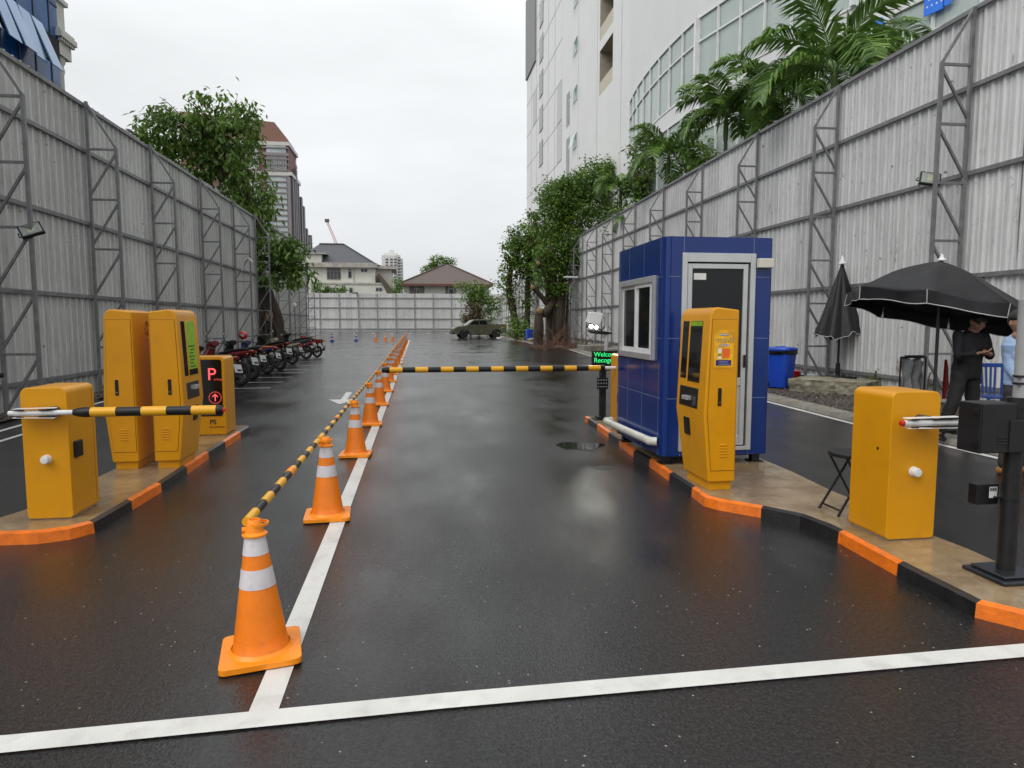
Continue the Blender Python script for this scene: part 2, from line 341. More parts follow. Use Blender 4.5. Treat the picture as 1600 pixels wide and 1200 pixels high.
# darker seam where the new asphalt strip meets the old
def island(name, foot, back, segs, h=.09):
    n = len(foot); top = [(p[0], p[1]) for p in foot]
    # slab
    m = MB(); ring = [(x, y) for x, y in top]+back
    inner = []
    for i, p in enumerate(top):
        a = Vector(top[max(i-1,0)]); b = Vector(top[min(i+1,n-1)]); d = (b-a).normalized(); nn = Vector((-d.y, d.x))
        c = Vector(back[len(back)//2]); 
        if (c-Vector(p)).dot(nn) < 0: nn = -nn
        inner.append(Vector(p)+nn*.035)
    poly = [(p.x, p.y) for p in inner]+back
    vs = [(x, y, h) for x, y in poly]+[(x, y, 0) for x, y in poly]; N_ = len(poly)
    m.add(vs, [tuple(range(N_))]+[(i, (i+1)%N_, N_+(i+1)%N_, N_+i) for i in range(N_)])
    tag(m.build(name, SLAB), kind='structure')
    m = MB()
    for i in range(n-1):
        a, b = top[i], top[i+1]; ia, ib = inner[i], inner[i+1]
        fa = Vector(a)+(Vector(a)-ia)*.15; fb = Vector(b)+(Vector(b)-ib)*.15
        m.add([(fa.x,fa.y,0),(fb.x,fb.y,0),(b[0],b[1],h-.012),(a[0],a[1],h-.012),(ib.x,ib.y,h+.003),(ia.x,ia.y,h+.003)], [(0,1,2,3),(3,2,4,5)], segs[i])
    o = m.build(name.replace('traffic_island', 'kerb'), [KOR, KBK], smooth=True, ang=60); tag(o, kind='structure')
lf = [(-120,850),(0,852),(60,850),(110,843),(147,833),(176,816),(206,797),(252,769),(292,741),(326,717),(352,700),(376,684),(396,671.5)]
ls = [0,0,0,0,1,1,0,1,0,1,0,1]
rf = [(914,659),(919,662),(933,671.6),(951,684.7),(967.5,696),(990,714.6),(1015,729),(1046,752),(1081,775.6),(1100.6,791),(1122,797),(1189,809),(1250,822),(1290,838),(1310,848),(1402,900),(1524,965),(1600,984),(1750,1005)]
rs = [0,1,0,1,0,1,0,1,0,0,0,1,1,1,0,1,0,0]
gp = lambda L, z=0: [gd(u, v, z) for u, v in L]
island('traffic_island', gp(lf[:-1])+[(-2.352,9.95)], [(-2.42,10.05),(-2.58,10.02),(-2.87,9.65),(-3.0,7.2),(-3.01,5.8),(-3.12,5.45),(-3.42,5.30)], ls)
island('traffic_island_b', gp(rf), gp([(1750,925),(1600,897),(1557,877.5),(1510,856.5),(1464,839),(1335,781),(1300,767),(1240,738),(1193,718),(1100,688),(1000,662),(945,651),(925,651)], .09), rs)
bpy.data.objects['traffic_island_b'].name = 'traffic_island.001'
# verges with gravel and their low concrete kerb
m = MB()
ev = [(6.72,2),(6.70,6.46),(6.72,7.7),(6.76,9.4),(6.95,12.4),(7.45,20),(8.12,30.3),(8.9,38.4),(8.9,43.8),(8.6,49.4),(8.7,60),(8.9,71.4),(9.2,121)]
for i in range(len(ev)-1):
    a, b = ev[i], ev[i+1]; w_ = .34
    m.add([(a[0],a[1],0),(b[0],b[1],0),(a[0]+.03,a[1],.06),(b[0]+.03,b[1],.06),(a[0]+w_,a[1],.07),(b[0]+w_,b[1],.07),(a[0]+w_,a[1],0),(b[0]+w_,b[1],0)], [(0,1,3,2),(2,3,5,4),(4,5,7,6)])
tag(m.build('verge_kerb', CONC), kind='structure')
m = MB(); v = []; 
rng_ = random.Random(3)
for i in range(len(ev)-1):
    a, b = ev[i], ev[i+1]
    m.add([(a[0]+.34,a[1],.05),(b[0]+.34,b[1],.05),(12,b[1],.05),(12,a[1],.05)], [(0,1,2,3)])
m.add([(-6.35,2,.03),(-6.35,34,.03),(-7.3,34,.03),(-7.3,2,.03)], [(0,1,2,3)])
tag(m.build('verge_soil', GRAV), kind='structure')
def stones(name, rects, cnt, seed):
    r_ = random.Random(seed); m = MB()
    for k_ in range(cnt):
        x0, x1, y0, y1, z = rects[k_ % len(rects)]
        c = Vector((r_.uniform(x0, x1), r_.uniform(y0, y1), z)); s = r_.uniform(.012, .034)
        vs = [c+Vector((r_.uniform(-1,1), r_.uniform(-1,1), r_.uniform(0,.9)))*s for _ in range(3)]+[c+Vector((r_.uniform(-.3,.3), r_.uniform(-.3,.3), r_.uniform(.6,1)))*s, c+Vector((r_.uniform(-1,1), r_.uniform(-1,1), 0))*s]
        m.add(vs, [(0,1,3),(1,2,3),(2,4,3),(4,0,3),(0,2,1)], r_.choice((0,0,1,2)))
    o = m.build(name, [mat('stone dark', (.07,.055,.05), .5), mat('stone pale', (.24,.21,.18), .6), mat('stone rust', (.13,.07,.05), .6)]); return o
tag(stones('gravel', [(7.05,9.8,6,10,.05),(7.12,9.8,9.5,13,.05),(7.3,9.8,12.5,17,.05),(7.5,9.8,16,22,.05),(-6.9,-6.4,8,17,.03)], 9000, 5), 'loose brown gravel and chippings along the feet of both fences', 'gravel', kind='stuff')

# ------------------------------------------------------------------ fences
def fence(label, p, q, h0, h1, rails, posts, zm, off=.55, per=.25, truss=True, steel=STEEL, group=None, side=1, thick=.05, proud=0, relief=.034):
    """p,q ground ends; rails: heights as list of (z at p, z at q); site side is +y*side in local axes"""
    P = Vector((*p, 0)); Q = Vector((*q, 0)); L = (Q-P).length; a = math.atan2(Q.y-P.y, Q.x-P.x)
    t = thing('sheet_metal_fence', (p[0], p[1], 0), label, 'fence', group, a)
    H = lambda s: h0+(h1-h0)*s/L
    m = MB(); n = int(L/per)+1; r_ = random.Random(int(L*10)); yb = 0; pat = ((0,0),(.30,0),(.35,.35),(.40,0),(.66,0),(.74,1),(.86,1),(.94,0))
    pts = []
    for i in range(n):
        if i % 4 == 0: yb = r_.uniform(-.006, .006); pts.append(None)
        for fx, fy in pat: pts.append(((i+fx)*per, side*(yb+fy*relief)))
        if i % 4 == 3: pts.append(((i+1)*per+.012, side*yb))
    vs = []; fs = []; prev = None; dz = 0
    for pt in pts:
        if pt is None: prev = None; dz = r_.uniform(-.035, .02) ; continue
        x = min(pt[0], L); vs += [(x, pt[1], .03), (x, pt[1], H(x)+.05+dz)]
        if prev is not None: fs.append((prev, prev+2, prev+3, prev+1))
        prev = len(vs)-2
    m.add(vs, fs); m.build('corrugated_sheet', zm, t, fix=False)
    for (z0, z1) in rails:
        r = MB(); yy = side*(.03+thick/2+.004); r.bar((0, yy, z0), (L, yy, z1), thick*1.1, thick*1.5); r.build('rail', steel, t)
    for (s, lean) in posts:
        if not truss:
            r = MB(); r.bar((s, side*.10, 0), (s, side*.10, H(s)), thick); r.build('post', steel, t); continue
        r = MB(); y0, y1 = side*.12, side*(.12+off); hb = H(s)+.03; hf = hb-.95; w_ = thick*1.15
        r.bar((s, y0, 0), (s+lean, y0, hb), w_); r.bar((s, y1, 0), (s+lean, y1, hf), w_); r.bar((s+lean, y1, hf), (s+lean, y0, hb-.03), w_*.8)
        nb = max(3, round(hf/1.06)); st = hf/nb
        for i in range(nb):
            z1 = hf-i*st; z0 = z1-st; f1 = lean*z1/hb; f0 = lean*z0/hb
            r.bar((s+f1, y0, z1-.03), (s+f1, y1, z1-.03), w_*.75); r.bar((s+f1, y1, z1-.09), (s+f0, y0, z0+.06), w_*.7)
        r.build('truss_frame', steel, t)
    return t
fence('long left corrugated fence of weathered grey zinc with five truss frames', (-6.95, 3), (-6.95, 31.6), 6.15, 6.18, [(.48,.48),(2.1,2.1),(3.65,3.65),(5.17,5.17),(6.12,6.12)],
      [(1.9,0),(5.6,0),(9.4,0),(12.85,.05),(16.4,0),(20.6,.0),(24.6,.0),(28.1,0)], ZINC_L, .55, side=-1)
fence('tall right corrugated fence of patched pale zinc behind the blue booth', (9.62, 4), (10.81, 46.9), 6.95, 7.2, [(.40,.49),(2.36,2.46),(4.14,4.42),(5.62,6.05),(6.98,7.18)],
      [(3.0,0),(7.1,0),(11.1,0),(15.1,0),(19.2,0),(23.3,0),(27.3,0),(31.3,0),(35.0,0),(38.8,0),(42.4,0)], ZINC_R, .55, side=1)
fence('lower grey fence continuing behind the leaning tree with leafy branches before it', (-11, 33), (-11, 72), 5.35, 5.35, [(.5,.5),(2.3,2.3),(5.3,5.3)],
      [(s, 0) for s in (4,9,14,19,24,29,34,38)], ZINC_L, .8, side=-1, per=.25, group=None)
fence('taller pale fence section rising behind the lower grey fence by the leaning tree', (-12.6, 33), (-12.6, 82), 10.1, 10.1, [(6.0,6.0),(10.0,10.0)],
      [(s, 0) for s in (10,20,30,40)], ZINC_F, .5, side=-1, truss=False, per=.3, thick=.12)
fence('right fence section of pale sheets beyond the cut ficus trunk', (11.0, 50), (10.75, 69.4), 6.9, 6.85, [(.5,.5),(2.5,2.5),(4.6,4.6)],
      [(s, 0) for s in (2,6,10,14,18)], ZINC_R, .9, side=1, per=.3, steel=STEEL_F)
fence('farthest right fence section with thin truss frames above the pickup truck', (11.3, 69.6), (15.5, 122), 6.4, 6.6, [(.5,.5),(2.5,2.5),(4.6,4.6)],
      [(s, 0) for s in (4,9,14,19,25,31,37,43,48)], ZINC_F, .9, side=1, per=.4, steel=STEEL_F)
fence('pale corrugated fence closing the far end of the car park', (-30, 122), (15.6, 122), 6.6, 6.6, [(.45,.45),(2.2,2.2),(4.15,4.15),(5.85,5.85)],
      [(i*3.25+.6, 0) for i in range(14)], ZINC_F, .5, side=-1, truss=False, per=.42, steel=STEEL_F, thick=.11, relief=.05)
# ------------------------------------------------------------------ cones and striped bars
def make_cone(label, group):
    t = thing('traffic_cone', (0,0,0), label, 'traffic cone', group)
    m = MB(); q = []
    for cx, cy, a0 in ((.155,.155,0),(-.155,.155,90),(-.155,-.155,180),(.155,-.155,270)):
        for i in range(5): a = R(a0+22.5*i); q.append((cx+.035*math.cos(a), cy+.035*math.sin(a)))
    m.prism(q, 'z', .004, .034); m.lathe([(.158,.030),(.146,.042),(.140,.05)], n=32, cap=False)
    for x, y in ((.15,.15),(-.15,.15),(.15,-.15),(-.15,-.15)): m.box(x-.02,y-.02,0,x+.02,y+.02,.006)
    m.build('base', ORAB, t, bevel=.005)
    m = MB(); prof = [(.138,.045),(.132,.055)]+[(.132-(.132-.046)*k/12, .055+.535*k/12) for k in range(1, 13)]
    m.lathe(prof, n=36, cap=False); m.build('body', ORA, t, smooth=True)
    rad = lambda z: .132-(.132-.046)*(z-.055)/.535+.0018
    for a, b in ((.345,.435),(.50,.585)):
        m = MB(); m.lathe([(rad(a),a),(rad((a+b)/2),(a+b)/2),(rad(b),b)], n=36, cap=False); m.build('reflective_band', REFL, t, smooth=True)
    m = MB(); m.lathe([(.050,.582),(.060,.586),(.061,.594),(.050,.60),(.044,.604),(.040,.63),(.033,.655),(.029,.662),(.024,.662),(.022,.645),(.018,.60)], n=30, cap=False)
    m.tube([(-.040,0,.615),(-.058,0,.617)], .013, 8)
    m.build('collar', ORAB, t, smooth=True)
    return t
ordn = ['nearest','second','third','fourth','fifth','sixth','seventh','eighth','ninth','tenth','eleventh','twelfth','thirteenth','fourteenth','fifteenth','sixteenth','seventeenth','eighteenth','nineteenth','twentieth','twenty-first','twenty-second','twenty-third','twenty-fourth']
G_C = 'orange cones along the lane line'
row = [(-.735,3.19),(-.715,5.46),(-.712,8.0),(-.70,10.41),(-.70,12.92),(-.695,15.44),(-.70,18.0)]
while len(row) < 22: row.append((-.70-.004*(len(row)-6)+random.uniform(-.03,.03), row[-1][1]+2.5))
cone0 = None; cones = []
for i, (x, y) in enumerate(row):
    lb = ('%s orange cone of the row on the white lane line' % ordn[i]) if i else 'nearest orange cone with two white bands where the lane line meets the stop line'
    rz_ = R([11,4,-3,2,6,-4,3,0,5,-6][i % 10])
    if not cone0: cone0 = make_cone(lb, G_C); cone0.scale = (.93,.93,.975); cone0.location = (x, y, .004); cone0.rotation_euler = (R(0), R(-1.2), rz_)
    else: c = dup(cone0, (x, y, .004), rz_, lb)
for (x, y, lb) in [(-3.34,58.0,'orange cone standing apart in the far car park, nearest the striped blue cones'),(-2.55,58.4,'middle orange cone of the three standing left of the far end of the cone row'),(-1.97,59.3,'orange cone of the side group closest to the far end of the cone row')]:
    dup(cone0, (x, y, 0), .3, lb, 'three orange cones at the far end')
bc = None
for (x, y, lb) in [(-6.7,56.4,'blue and white striped cone farther to the left at the back of the car park'),(-4.95,58.2,'blue and white striped cone nearer to the orange cones at the back')]:
    if bc: dup(bc, (x, y, 0), .2, lb); break
    BL_ = mat('cone blue', (.02,.05,.35), .4)
    bc = thing('traffic_cone', (x, y, 0), lb, 'traffic cone', 'blue and white cones'); m = MB(); m.box(-.21,-.21,0,.21,.21,.04); m.build('base', BL_, bc, bevel=.01)
    cols = [BL_, REFL]
    for k_ in range(5):
        z0 = .04+k_*.13; r0 = .15-.022*k_; m = MB(); m.lathe([(r0,z0),(r0-.022,z0+.13)], n=20, cap=(k_==4)); m.build('band', cols[k_ % 2], bc, smooth=True)
def stripebar(n, L, r, st, parent, name='striped_tube', first=0, ax='y', cols=(STY, BLKM), nseg=14):
    m = MB()
    for k_ in range(n):
        a, b = L*k_/n, L*(k_+1)/n; p = [(0,a,0),(0,b,0)] if ax == 'y' else [(a,0,0),(b,0,0)]
        rr = r*(1.0 if (k_+first) % 2 else 1.035)
        m.tube(p, rr, nseg, mi=(k_+first) % 2)
    return m.build(name, cols, parent, smooth=True)
G_B = 'striped bars linking the cones'
bar0 = None
for i in range(len(row)-1):
    a, b = row[i], row[i+1]; L = b[1]-a[1]; ang = -math.atan2(b[0]-a[0], L)
    lb = 'yellow and black striped bar between the %s and %s cones of the lane row' % (ordn[i], ordn[i+1])
    if not bar0:
        bar0 = thing('cone_bar', (0,0,0), lb, 'barrier bar', G_B); L0 = L
        stripebar(13, 2.27*.955, .022, .1, bar0); m = MB(); m.tube([(0,1.02,0),(0,1.10,0)], .026, 12); m.build('joint', ORAB, bar0, smooth=True)
        for yy in (-.03, 2.27*.955+.03):
            m = MB(); m.lathe([(.044,-.006),(.050,-.006),(.050,.006),(.044,.006)], (.055, yy, 0), 20, cap=False); m.build('hook_ring', ORAB, bar0, smooth=True)
        bar0.location = (a[0]-.055, a[1]+.04, .626); bar0.rotation_euler = (0,0,ang)
    else:
        c = dup(bar0, (a[0]-.055, a[1]+.04, .626), ang, lb); c.scale = (1, L/2.27, 1)

# ------------------------------------------------------------------ ticket kiosks
SCR = mat('unlit screen', (.010,.011,.012), .06, 0, .2, 3, spec=.8)
GRN = mat('green screen', (.17,.30,.012), .18, 0, .25, 7, emit=.25)
def kiosk(loc, sgn, label, full='screen', top=False):
    """front (screen side) faces sgn*x; the plain door side faces -y; depth .27, width .62"""
    t = thing('ticket_kiosk', loc, label, 'ticket machine', 'yellow ticket kiosks')
    W = .64; poly = [(0,.075),(.245,.075),(.30,.66),(.262,1.52),(.235,1.575),(.19,1.59),(0,1.567)]
    m = MB(); m.prism(poly, 'y', 0, W)
    m.v = [(sgn*x, y-(.10*(1-min(1, z/.7)) if y > .3 else 0), z) for x, y, z in m.v]
    m.build('body', YEL, t, bevel=.014, seg=3)
    m = MB(); m.box(min(sgn*.02, sgn*.225), .03, 0, max(sgn*.02, sgn*.225), .51, .078); m.build('plinth', YEL, t, bevel=.003)
    # door on the -y side
    m = MB(); dp = [(.012,.175),(.225,.175),(.270,.665),(.245,1.49),(.012,1.49)]; m.prism([(sgn*x, z) for x, z in dp], 'y', -.0015, .001)
    m.build('door_gap', YELD, t)
    m = MB(); cx = .13; m.prism([(sgn*(cx+(x-cx)*.975), .83+(z-.83)*.994) for x, z in dp], 'y', -.006, 0); d = m.build('door', YEL, t, bevel=.0015)
    h = MB(); hx = .165 if sgn < 0 else .175; h.box(min(sgn*(hx-.016), sgn*(hx+.016)), -.012, .745, max(sgn*(hx-.016), sgn*(hx+.016)), -.005, .90); h.build('handle', BLK, d, bevel=.003)
    h = MB(); h.lathe([(.006,-.015),(.006,-.011)], (sgn*hx, 0, .775), 10, 'y'); h.build('lock', CHR, d, smooth=True)
    v = MB()
    for k_ in range(5): v.prism([(sgn*.085,.295+k_*.025),(sgn*.155,.295+k_*.025),(sgn*.155,.309+k_*.025),(sgn*.085,.309+k_*.025)], 'y', -.012, -.005)
    v.build('vent', YEL, d, bevel=.004)
    # front fittings: the front plane between z .66 and 1.52
    fx = lambda z: (.30-.038*(z-.66)/.86) if z > .66 else .245+.055*(z-.075)/.585
    def plate(y0, y1, z0, z1, mt, name, out=.003, par=None, bev=.002):
        m = MB(); vs = [(sgn*(fx(z)+o), y, z) for o in (-.004, out) for y, z in ((y0,z0),(y1,z0),(y1,z1),(y0,z1))]
        m.add(vs, [(0,3,2,1),(4,5,6,7),(0,1,5,4),(1,2,6,5),(2,3,7,6),(3,0,4,7)]); return m.build(name, mt, par or t, bevel=bev)
    if full == 'screen':
        plate(.44, .575, .95, 1.475, SCR, 'glass_strip')
        s_ = plate(.14, .40, .93, 1.475, SCR, 'screen')
        if top: plate(.15, .39, 1.43, 1.47, GRN, 'screen_banner', .005, s_, 0)
        p_ = plate(.15, .56, .70, .88, BLK, 'card_panel'); plate(.29, .42, .765, .80, ALU, 'reader', .04, p_); plate(.18, .25, .72, .80, GRE, 'button', .008, p_)
    else:
        plate(.10, .21, .92, 1.475, SCR, 'glass_strip'); s_ = plate(.25, .51, .92, 1.475, GRN, 'screen')
        plate(.25, .51, .92, .98, SCR, 'screen_footer', .005, s_, 0)
        mm_ = MB()
        for k_ in range(7): z = 1.0+.035*k_; a = sgn*(fx(z)+.0045); mm_.box(min(a,a+sgn*.001), .27+.02*(k_ % 3), z, max(a,a+sgn*.001), .46-.03*((k_*2) % 3), z+.012)
        mm_.build('screen_graphic', mat('screen ink', (.05,.09,.01), .4), s_)
        p_ = plate(.12, .50, .68, .85, BLK, 'card_panel'); plate(.24, .40, .775, .815, ALU, 'reader', .045, p_)
    plate(.32, .44, .44, .60, BLK, 'scanner', .012, bev=.004)
    return t
kR = kiosk((2.745, 5.50, .09), -1, 'yellow ticket kiosk with a poster on its side before the blue booth', top=True)
kA = kiosk((-2.75, 7.12, .09), -1, 'yellow kiosk farther left whose back carries a round emblem')
kB = kiosk((-2.60, 7.12, .09), 1, 'yellow kiosk with a green screen beside the black parking sign', 'green')
# emblem on the back of kiosk A (faces +x)
m = MB()
for zc in (1.40,):
    for k_ in range(9):
        a = R(40*k_); m.tube([(.0, .36+.025*math.cos(a), zc+.035*math.sin(a)), (.0, .36+.05*math.cos(a+.5), zc+.075*math.sin(a+.5))], [.004,.009], 6)
    m.box(-.004, .30, zc-.125, .002, .42, zc-.118)
o = m.build('emblem', mat('bronze print', (.28,.10,.006), .4), kA)
# poster on kiosk R side
def poster(t):
    yf = -.0075; X0, X1, Z0, Z1 = -.228, -.050, 1.075, 1.395
    m = MB(); m.box(X0, yf-.0015, Z0, X1, yf, Z1); b = m.build('poster', mat('poster yellow', (.82,.42,.006), .35, 0, .35, 9), t)
    def bit(x0, x1, z0, z1, mt, d): q = MB(); q.box(x0, yf-.0015-d, z0, x1, yf-.001, z1); q.build('poster_block', mt, b)
    OR2 = mat('poster orange', (.80,.13,.01), .4); NV = mat('poster navy', (.012,.012,.14), .4); WH2 = mat('poster white', (.75,.75,.72), .4)
    bit(X0+.075, X1-.035, Z0+.085, Z0+.165, OR2, .0008); bit(X0+.035, X0+.068, Z0+.125, Z0+.165, WH2, .001); bit(X0+.035, X0+.068, Z0+.10, Z0+.118, mat('poster green', (.2,.3,.05), .4), .001); bit(X0+.035, X0+.068, Z0+.075, Z0+.095, WH2, .001)
    bit(X0+.02, X1-.02, Z0+.018, Z0+.065, NV, .0008)
    rt = (math.pi/2, 0, 0); xc = (X0+X1)/2
    text('จอดฟรี', .056, NV, b, (xc+.002, yf-.0022, Z1-.100), rt, extrude=.0004, align='CENTER', bold=.003)
    text('จอดฟรี', .056, mat('poster gold', (.95,.55,.05), .4), b, (xc, yf-.0030, Z1-.098), rt, extrude=.0004, align='CENTER', bold=.001)
    text('สิทธิพิเศษ', .020, NV, b, (xc, yf-.0022, Z1-.045), rt, extrude=.0003, align='CENTER', bold=.003)
    text('สิทธิพิเศษ', .020, WH2, b, (xc, yf-.0030, Z1-.045), rt, extrude=.0003, align='CENTER', bold=.0006)
    text('1 ชั่วโมง', .028, NV, b, (xc, yf-.0022, Z1-.137), rt, extrude=.0003, align='CENTER', bold=.003)
    text('1 ชั่วโมง', .028, WH2, b, (xc, yf-.0030, Z1-.137), rt, extrude=.0003, align='CENTER', bold=.0008)
    q = MB()
    for k_ in range(3): q.box(X0+.045, yf-.0030, Z0+.027+k_*.012, X1-.03-.012*k_, yf-.0022, Z0+.030+k_*.012)
    q.build('small_print', mat('poster lilac', (.35,.35,.6), .4), b)
poster(kR)

# ------------------------------------------------------------------ barrier cabinets and arms
def roundrect(x0, x1, z0, z1, rt, rb, n=6):
    q = []
    for cx, cz, a0, r in ((x1-rt, z1-rt, 0, rt),(x0+rt, z1-rt, 90, rt),(x0+rb, z0+rb, 180, rb),(x1-rb, z0+rb, 270, rb)):
        for i in range(n+1): a = R(a0+90*i/n); q.append((cx+r*math.cos(a), cz+r*math.sin(a)))
    return q
def cabinet(loc, W, D, Hh, label, axis='y'):
    t = thing('barrier_cabinet', loc, label, 'barrier cabinet', 'yellow barrier cabinets')
    m = MB(); m.prism(roundrect(0, W, .008, Hh, .05, .028), 'y', 0, D) if axis == 'y' else m.prism([(b, c) for b, c in roundrect(0, D, .008, Hh, .05, .02)], 'x', 0, W)
    m.build('housing', YEL, t, bevel=.006, seg=3)
    m = MB(); m.box(.025,.02,0,W-.025,D-.02,.012); m.build('base_seal', mat('pale sealant', (.55,.5,.4), .6), t)
    return t
def fitting(t, name, mt, fn, bevel=0, smooth=False, ang=35): m = MB(); fn(m); return m.build(name, mt, t, smooth=smooth, bevel=bevel, ang=ang)
cL = cabinet((-2.865, 5.37, .09), .315, .43, .985, 'yellow barrier cabinet with a white knob and black latch at the left island tip')
fitting(cL, 'knob', WHT, lambda m: m.lathe([(.012,-.05),(.026,-.048),(.031,-.035),(.031,-.008),(.034,-.006),(.034,0)], (.158,0,.455), 24, 'y'), smooth=True)
fitting(cL, 'latch', BLK, lambda m: m.box(.314,.055,.45,.338,.165,.575), .008)
fitting(cL, 'door_seam', YELD, lambda m: m.box(.3140,.385,.04,.3158,.389,.94))
cR = cabinet((3.10, 4.04, .09), .355, .40, 1.005, 'yellow barrier cabinet with a white knob between the black stool and black pole')
fitting(cR, 'knob', WHT, lambda m: m.lathe([(.012,-.05),(.026,-.048),(.031,-.035),(.031,-.008),(.034,-.006),(.034,0)], (.178,0,.47), 24, 'y'), smooth=True)
fitting(cR, 'keyhole', BLK, lambda m: m.lathe([(.010,-.003),(.010,.002)], (0,.12,.61), 12, 'x'), smooth=True)
cM = cabinet((2.665, 8.62, .09), .135, .46, 1.04, 'slim yellow barrier cabinet behind the blue booth with black rear cover')
fitting(cM, 'back_cover', BLK, lambda m: m.prism(roundrect(.06,.135,.2,.98,.03,.03), 'y', -.010, .002), .003)
fitting(cM, 'latch', BLK, lambda m: m.box(-.02,.02,.40,.002,.10,.52), .006)
def bracket(t, x0, x1, y, z, tip=-1):
    # white aluminium clamp plates above and below the boom root
    for zz, s_ in ((z+.030, 1), (z-.030, -1)):
        m = MB(); m.prism([(x0,zz),(x1,zz+.004*s_),(x1-.01,zz+.008*s_),(x0+.01,zz+.004*s_)], 'y', y-.028, y+.028); m.build('clamp_plate', WHT, t, bevel=.001)
        m = MB(); m.box(x0+.18, y-.030, zz-.010 if s_ > 0 else zz+.002, x1-.02, y-.020, zz-.002 if s_ > 0 else zz+.010); m.box(x0+.03, y-.030, zz-.008 if s_ > 0 else zz+.002, x0+.08, y-.020, zz-.002 if s_ > 0 else zz+.008); m.build('clamp_strip', BLK, t)
# left arm
t = thing('boom_gate', (-2.60, 5.29, .90), 'yellow and black striped arm crossing before the two left kiosks with a red tip', 'boom gate', 'boom gates')
m = MB(); m.tube([(-.30,0,0),(.16,0,0)], .019, 16); m.build('root_tube', WHT, t, smooth=True)
bracket(t, -.27, .015, 0, 0)
m = MB(); m.tube([(-.03,.02,0),(-.03,.09,0)], .04, 16); m.build('hub', GRE, t, smooth=True)
m = MB(); m.tube([(.13,0,0),(.17,0,0),(.21,0,0),(.25,0,0)], [.022,.034,.038,.036], 18); m.build('collar', BLK, t, smooth=True)
sb = stripebar(5, .87, .0345, .2, t, 'striped_boom', 0, 'x'); sb.location = (.25,0,0)
m = MB(); m.tube([(1.12,0,0),(1.15,0,0)], .037, 16); m.tube([(1.15,0,0),(1.165,0,0)], .030, 14); m.build('end_cap', BLK, t, smooth=True)
m = MB(); m.ball((1.166,0,0), .019, 12); m.build('tip_lamp', mat('red lens', (.5,.01,.01), .2, emit=.2), t, smooth=True)
# middle arm
t = thing('boom_gate', (2.66, 8.86, .94), 'long striped arm lowered across the lane from the blue booth to the cones', 'boom gate', 'boom gates')
m = MB(); m.tube([(-.18,0,0),(.05,0,0)], .024, 14); m.build('root_tube', WHT, t, smooth=True)
m = MB(); m.tube([(-.21,0,0),(-.15,0,0)], .040, 14); m.build('collar', BLK, t, smooth=True)
sb = stripebar(17, 2.79, .036, .2, t, 'striped_boom', 0, 'x'); sb.location = (-3.0,0,0)
m = MB(); m.tube([(-3.0,0,0),(-3.05,0,0)], .040, 14); m.tube([(-3.05,0,0),(-3.10,0,0)], .033, 14); m.build('end_cap', BLK, t, smooth=True)
# right arm root
t = thing('boom_gate', (3.3, 3.93, .905), 'white barrier arm root with a red end leaving the right cabinet', 'boom gate', 'boom gates')
m = MB(); m.tube([(-.20,0,0),(.55,0,0)], .021, 16); m.build('root_tube', WHT, t, smooth=True)
m = MB(); m.lathe([(.006,-.226),(.017,-.220),(.021,-.205),(.021,-.198)], (0,0,0), 14, 'x'); m.build('tip_lamp', mat('red cap', (.55,.02,.01), .35), t, smooth=True)
bracket(t, -.19, .20, 0, 0)
m = MB(); m.tube([(0,.02,0),(0,.11,0)], .04, 16); m.build('hub', GRE, t, smooth=True)
m = MB(); m.tube([(.55,0,0),(.62,0,0)], .037, 16); m.build('collar', BLK, t, smooth=True)
sb = stripebar(6, 1.3, .0345, .2, t, 'striped_boom', 0, 'x'); sb.location = (.62,0,0)
# another arm at far left
t = thing('boom_gate', (-5.55, 9.9, .83), 'thin orange and black arm entering at the left edge behind the cabinet', 'boom gate', 'boom gates')
sb = stripebar(5, 1.25, .028, .2, t, 'striped_boom', 0, 'x', (mat('arm orange', (.8,.25,.02), .4), BLKM)); sb.location = (-1.22,0,-.03); sb.rotation_euler = (0, R(-2), 0)
m = MB(); m.tube([(.03,0,.013),(.08,0,.016)], .032, 12); m.build('end_cap', BLK, t, smooth=True)

# ------------------------------------------------------------------ parking sign cabinet
t = thing('parking_sign', (-2.93, 9.2, .09), 'low yellow sign box with a black face reading P and an arrow', 'sign')
m = MB(); m.prism(roundrect(0,.47,.005,1.02,.05,.02), 'y', 0, .46); m.build('housing', YEL, t, bevel=.006, seg=3)
m = MB(); m.prism(roundrect(.03,.40+.035,.25,.985,.03,.03), 'y', -.006, .004); f = m.build('display', mat('display black', (.006,.006,.007), .12), t)
REDL = mat('red led', (.9,.09,.10), .5, emit=.9); REDD = mat('dim red led', (.5,.05,.04), .5, emit=.7)
text('P', .225, REDL, f, (.255,-.008,.720), (math.pi/2,0,0))
text('arking', .042, REDD, f, (.335,-.008,.715), (math.pi/2,0,0))
m = MB()
for k_ in range(26):
    a = R(k_*360/26); m.box(.345+.075*math.cos(a)-.006,-.009,.49+.075*math.sin(a)-.006,.345+.075*math.cos(a)+.006,-.006,.49+.075*math.sin(a)+.006)
m.build('arrow_ring', REDD, f)
m = MB(); m.bar((.345,-.008,.445),(.345,-.008,.53),.012,.003, up=(0,1,0)); m.bar((.345,-.008,.535),(.312,-.008,.50),.012,.003, up=(0,1,0)); m.bar((.345,-.008,.535),(.378,-.008,.50),.012,.003, up=(0,1,0)); m.build('arrow', REDL, f)
text('PS', .085, BLKM, t, (.265,-.004,.145), (math.pi/2,0,0), bold=.001); text('Forward System', .028, BLKM, t, (.265,-.004,.10), (math.pi/2,0,0))

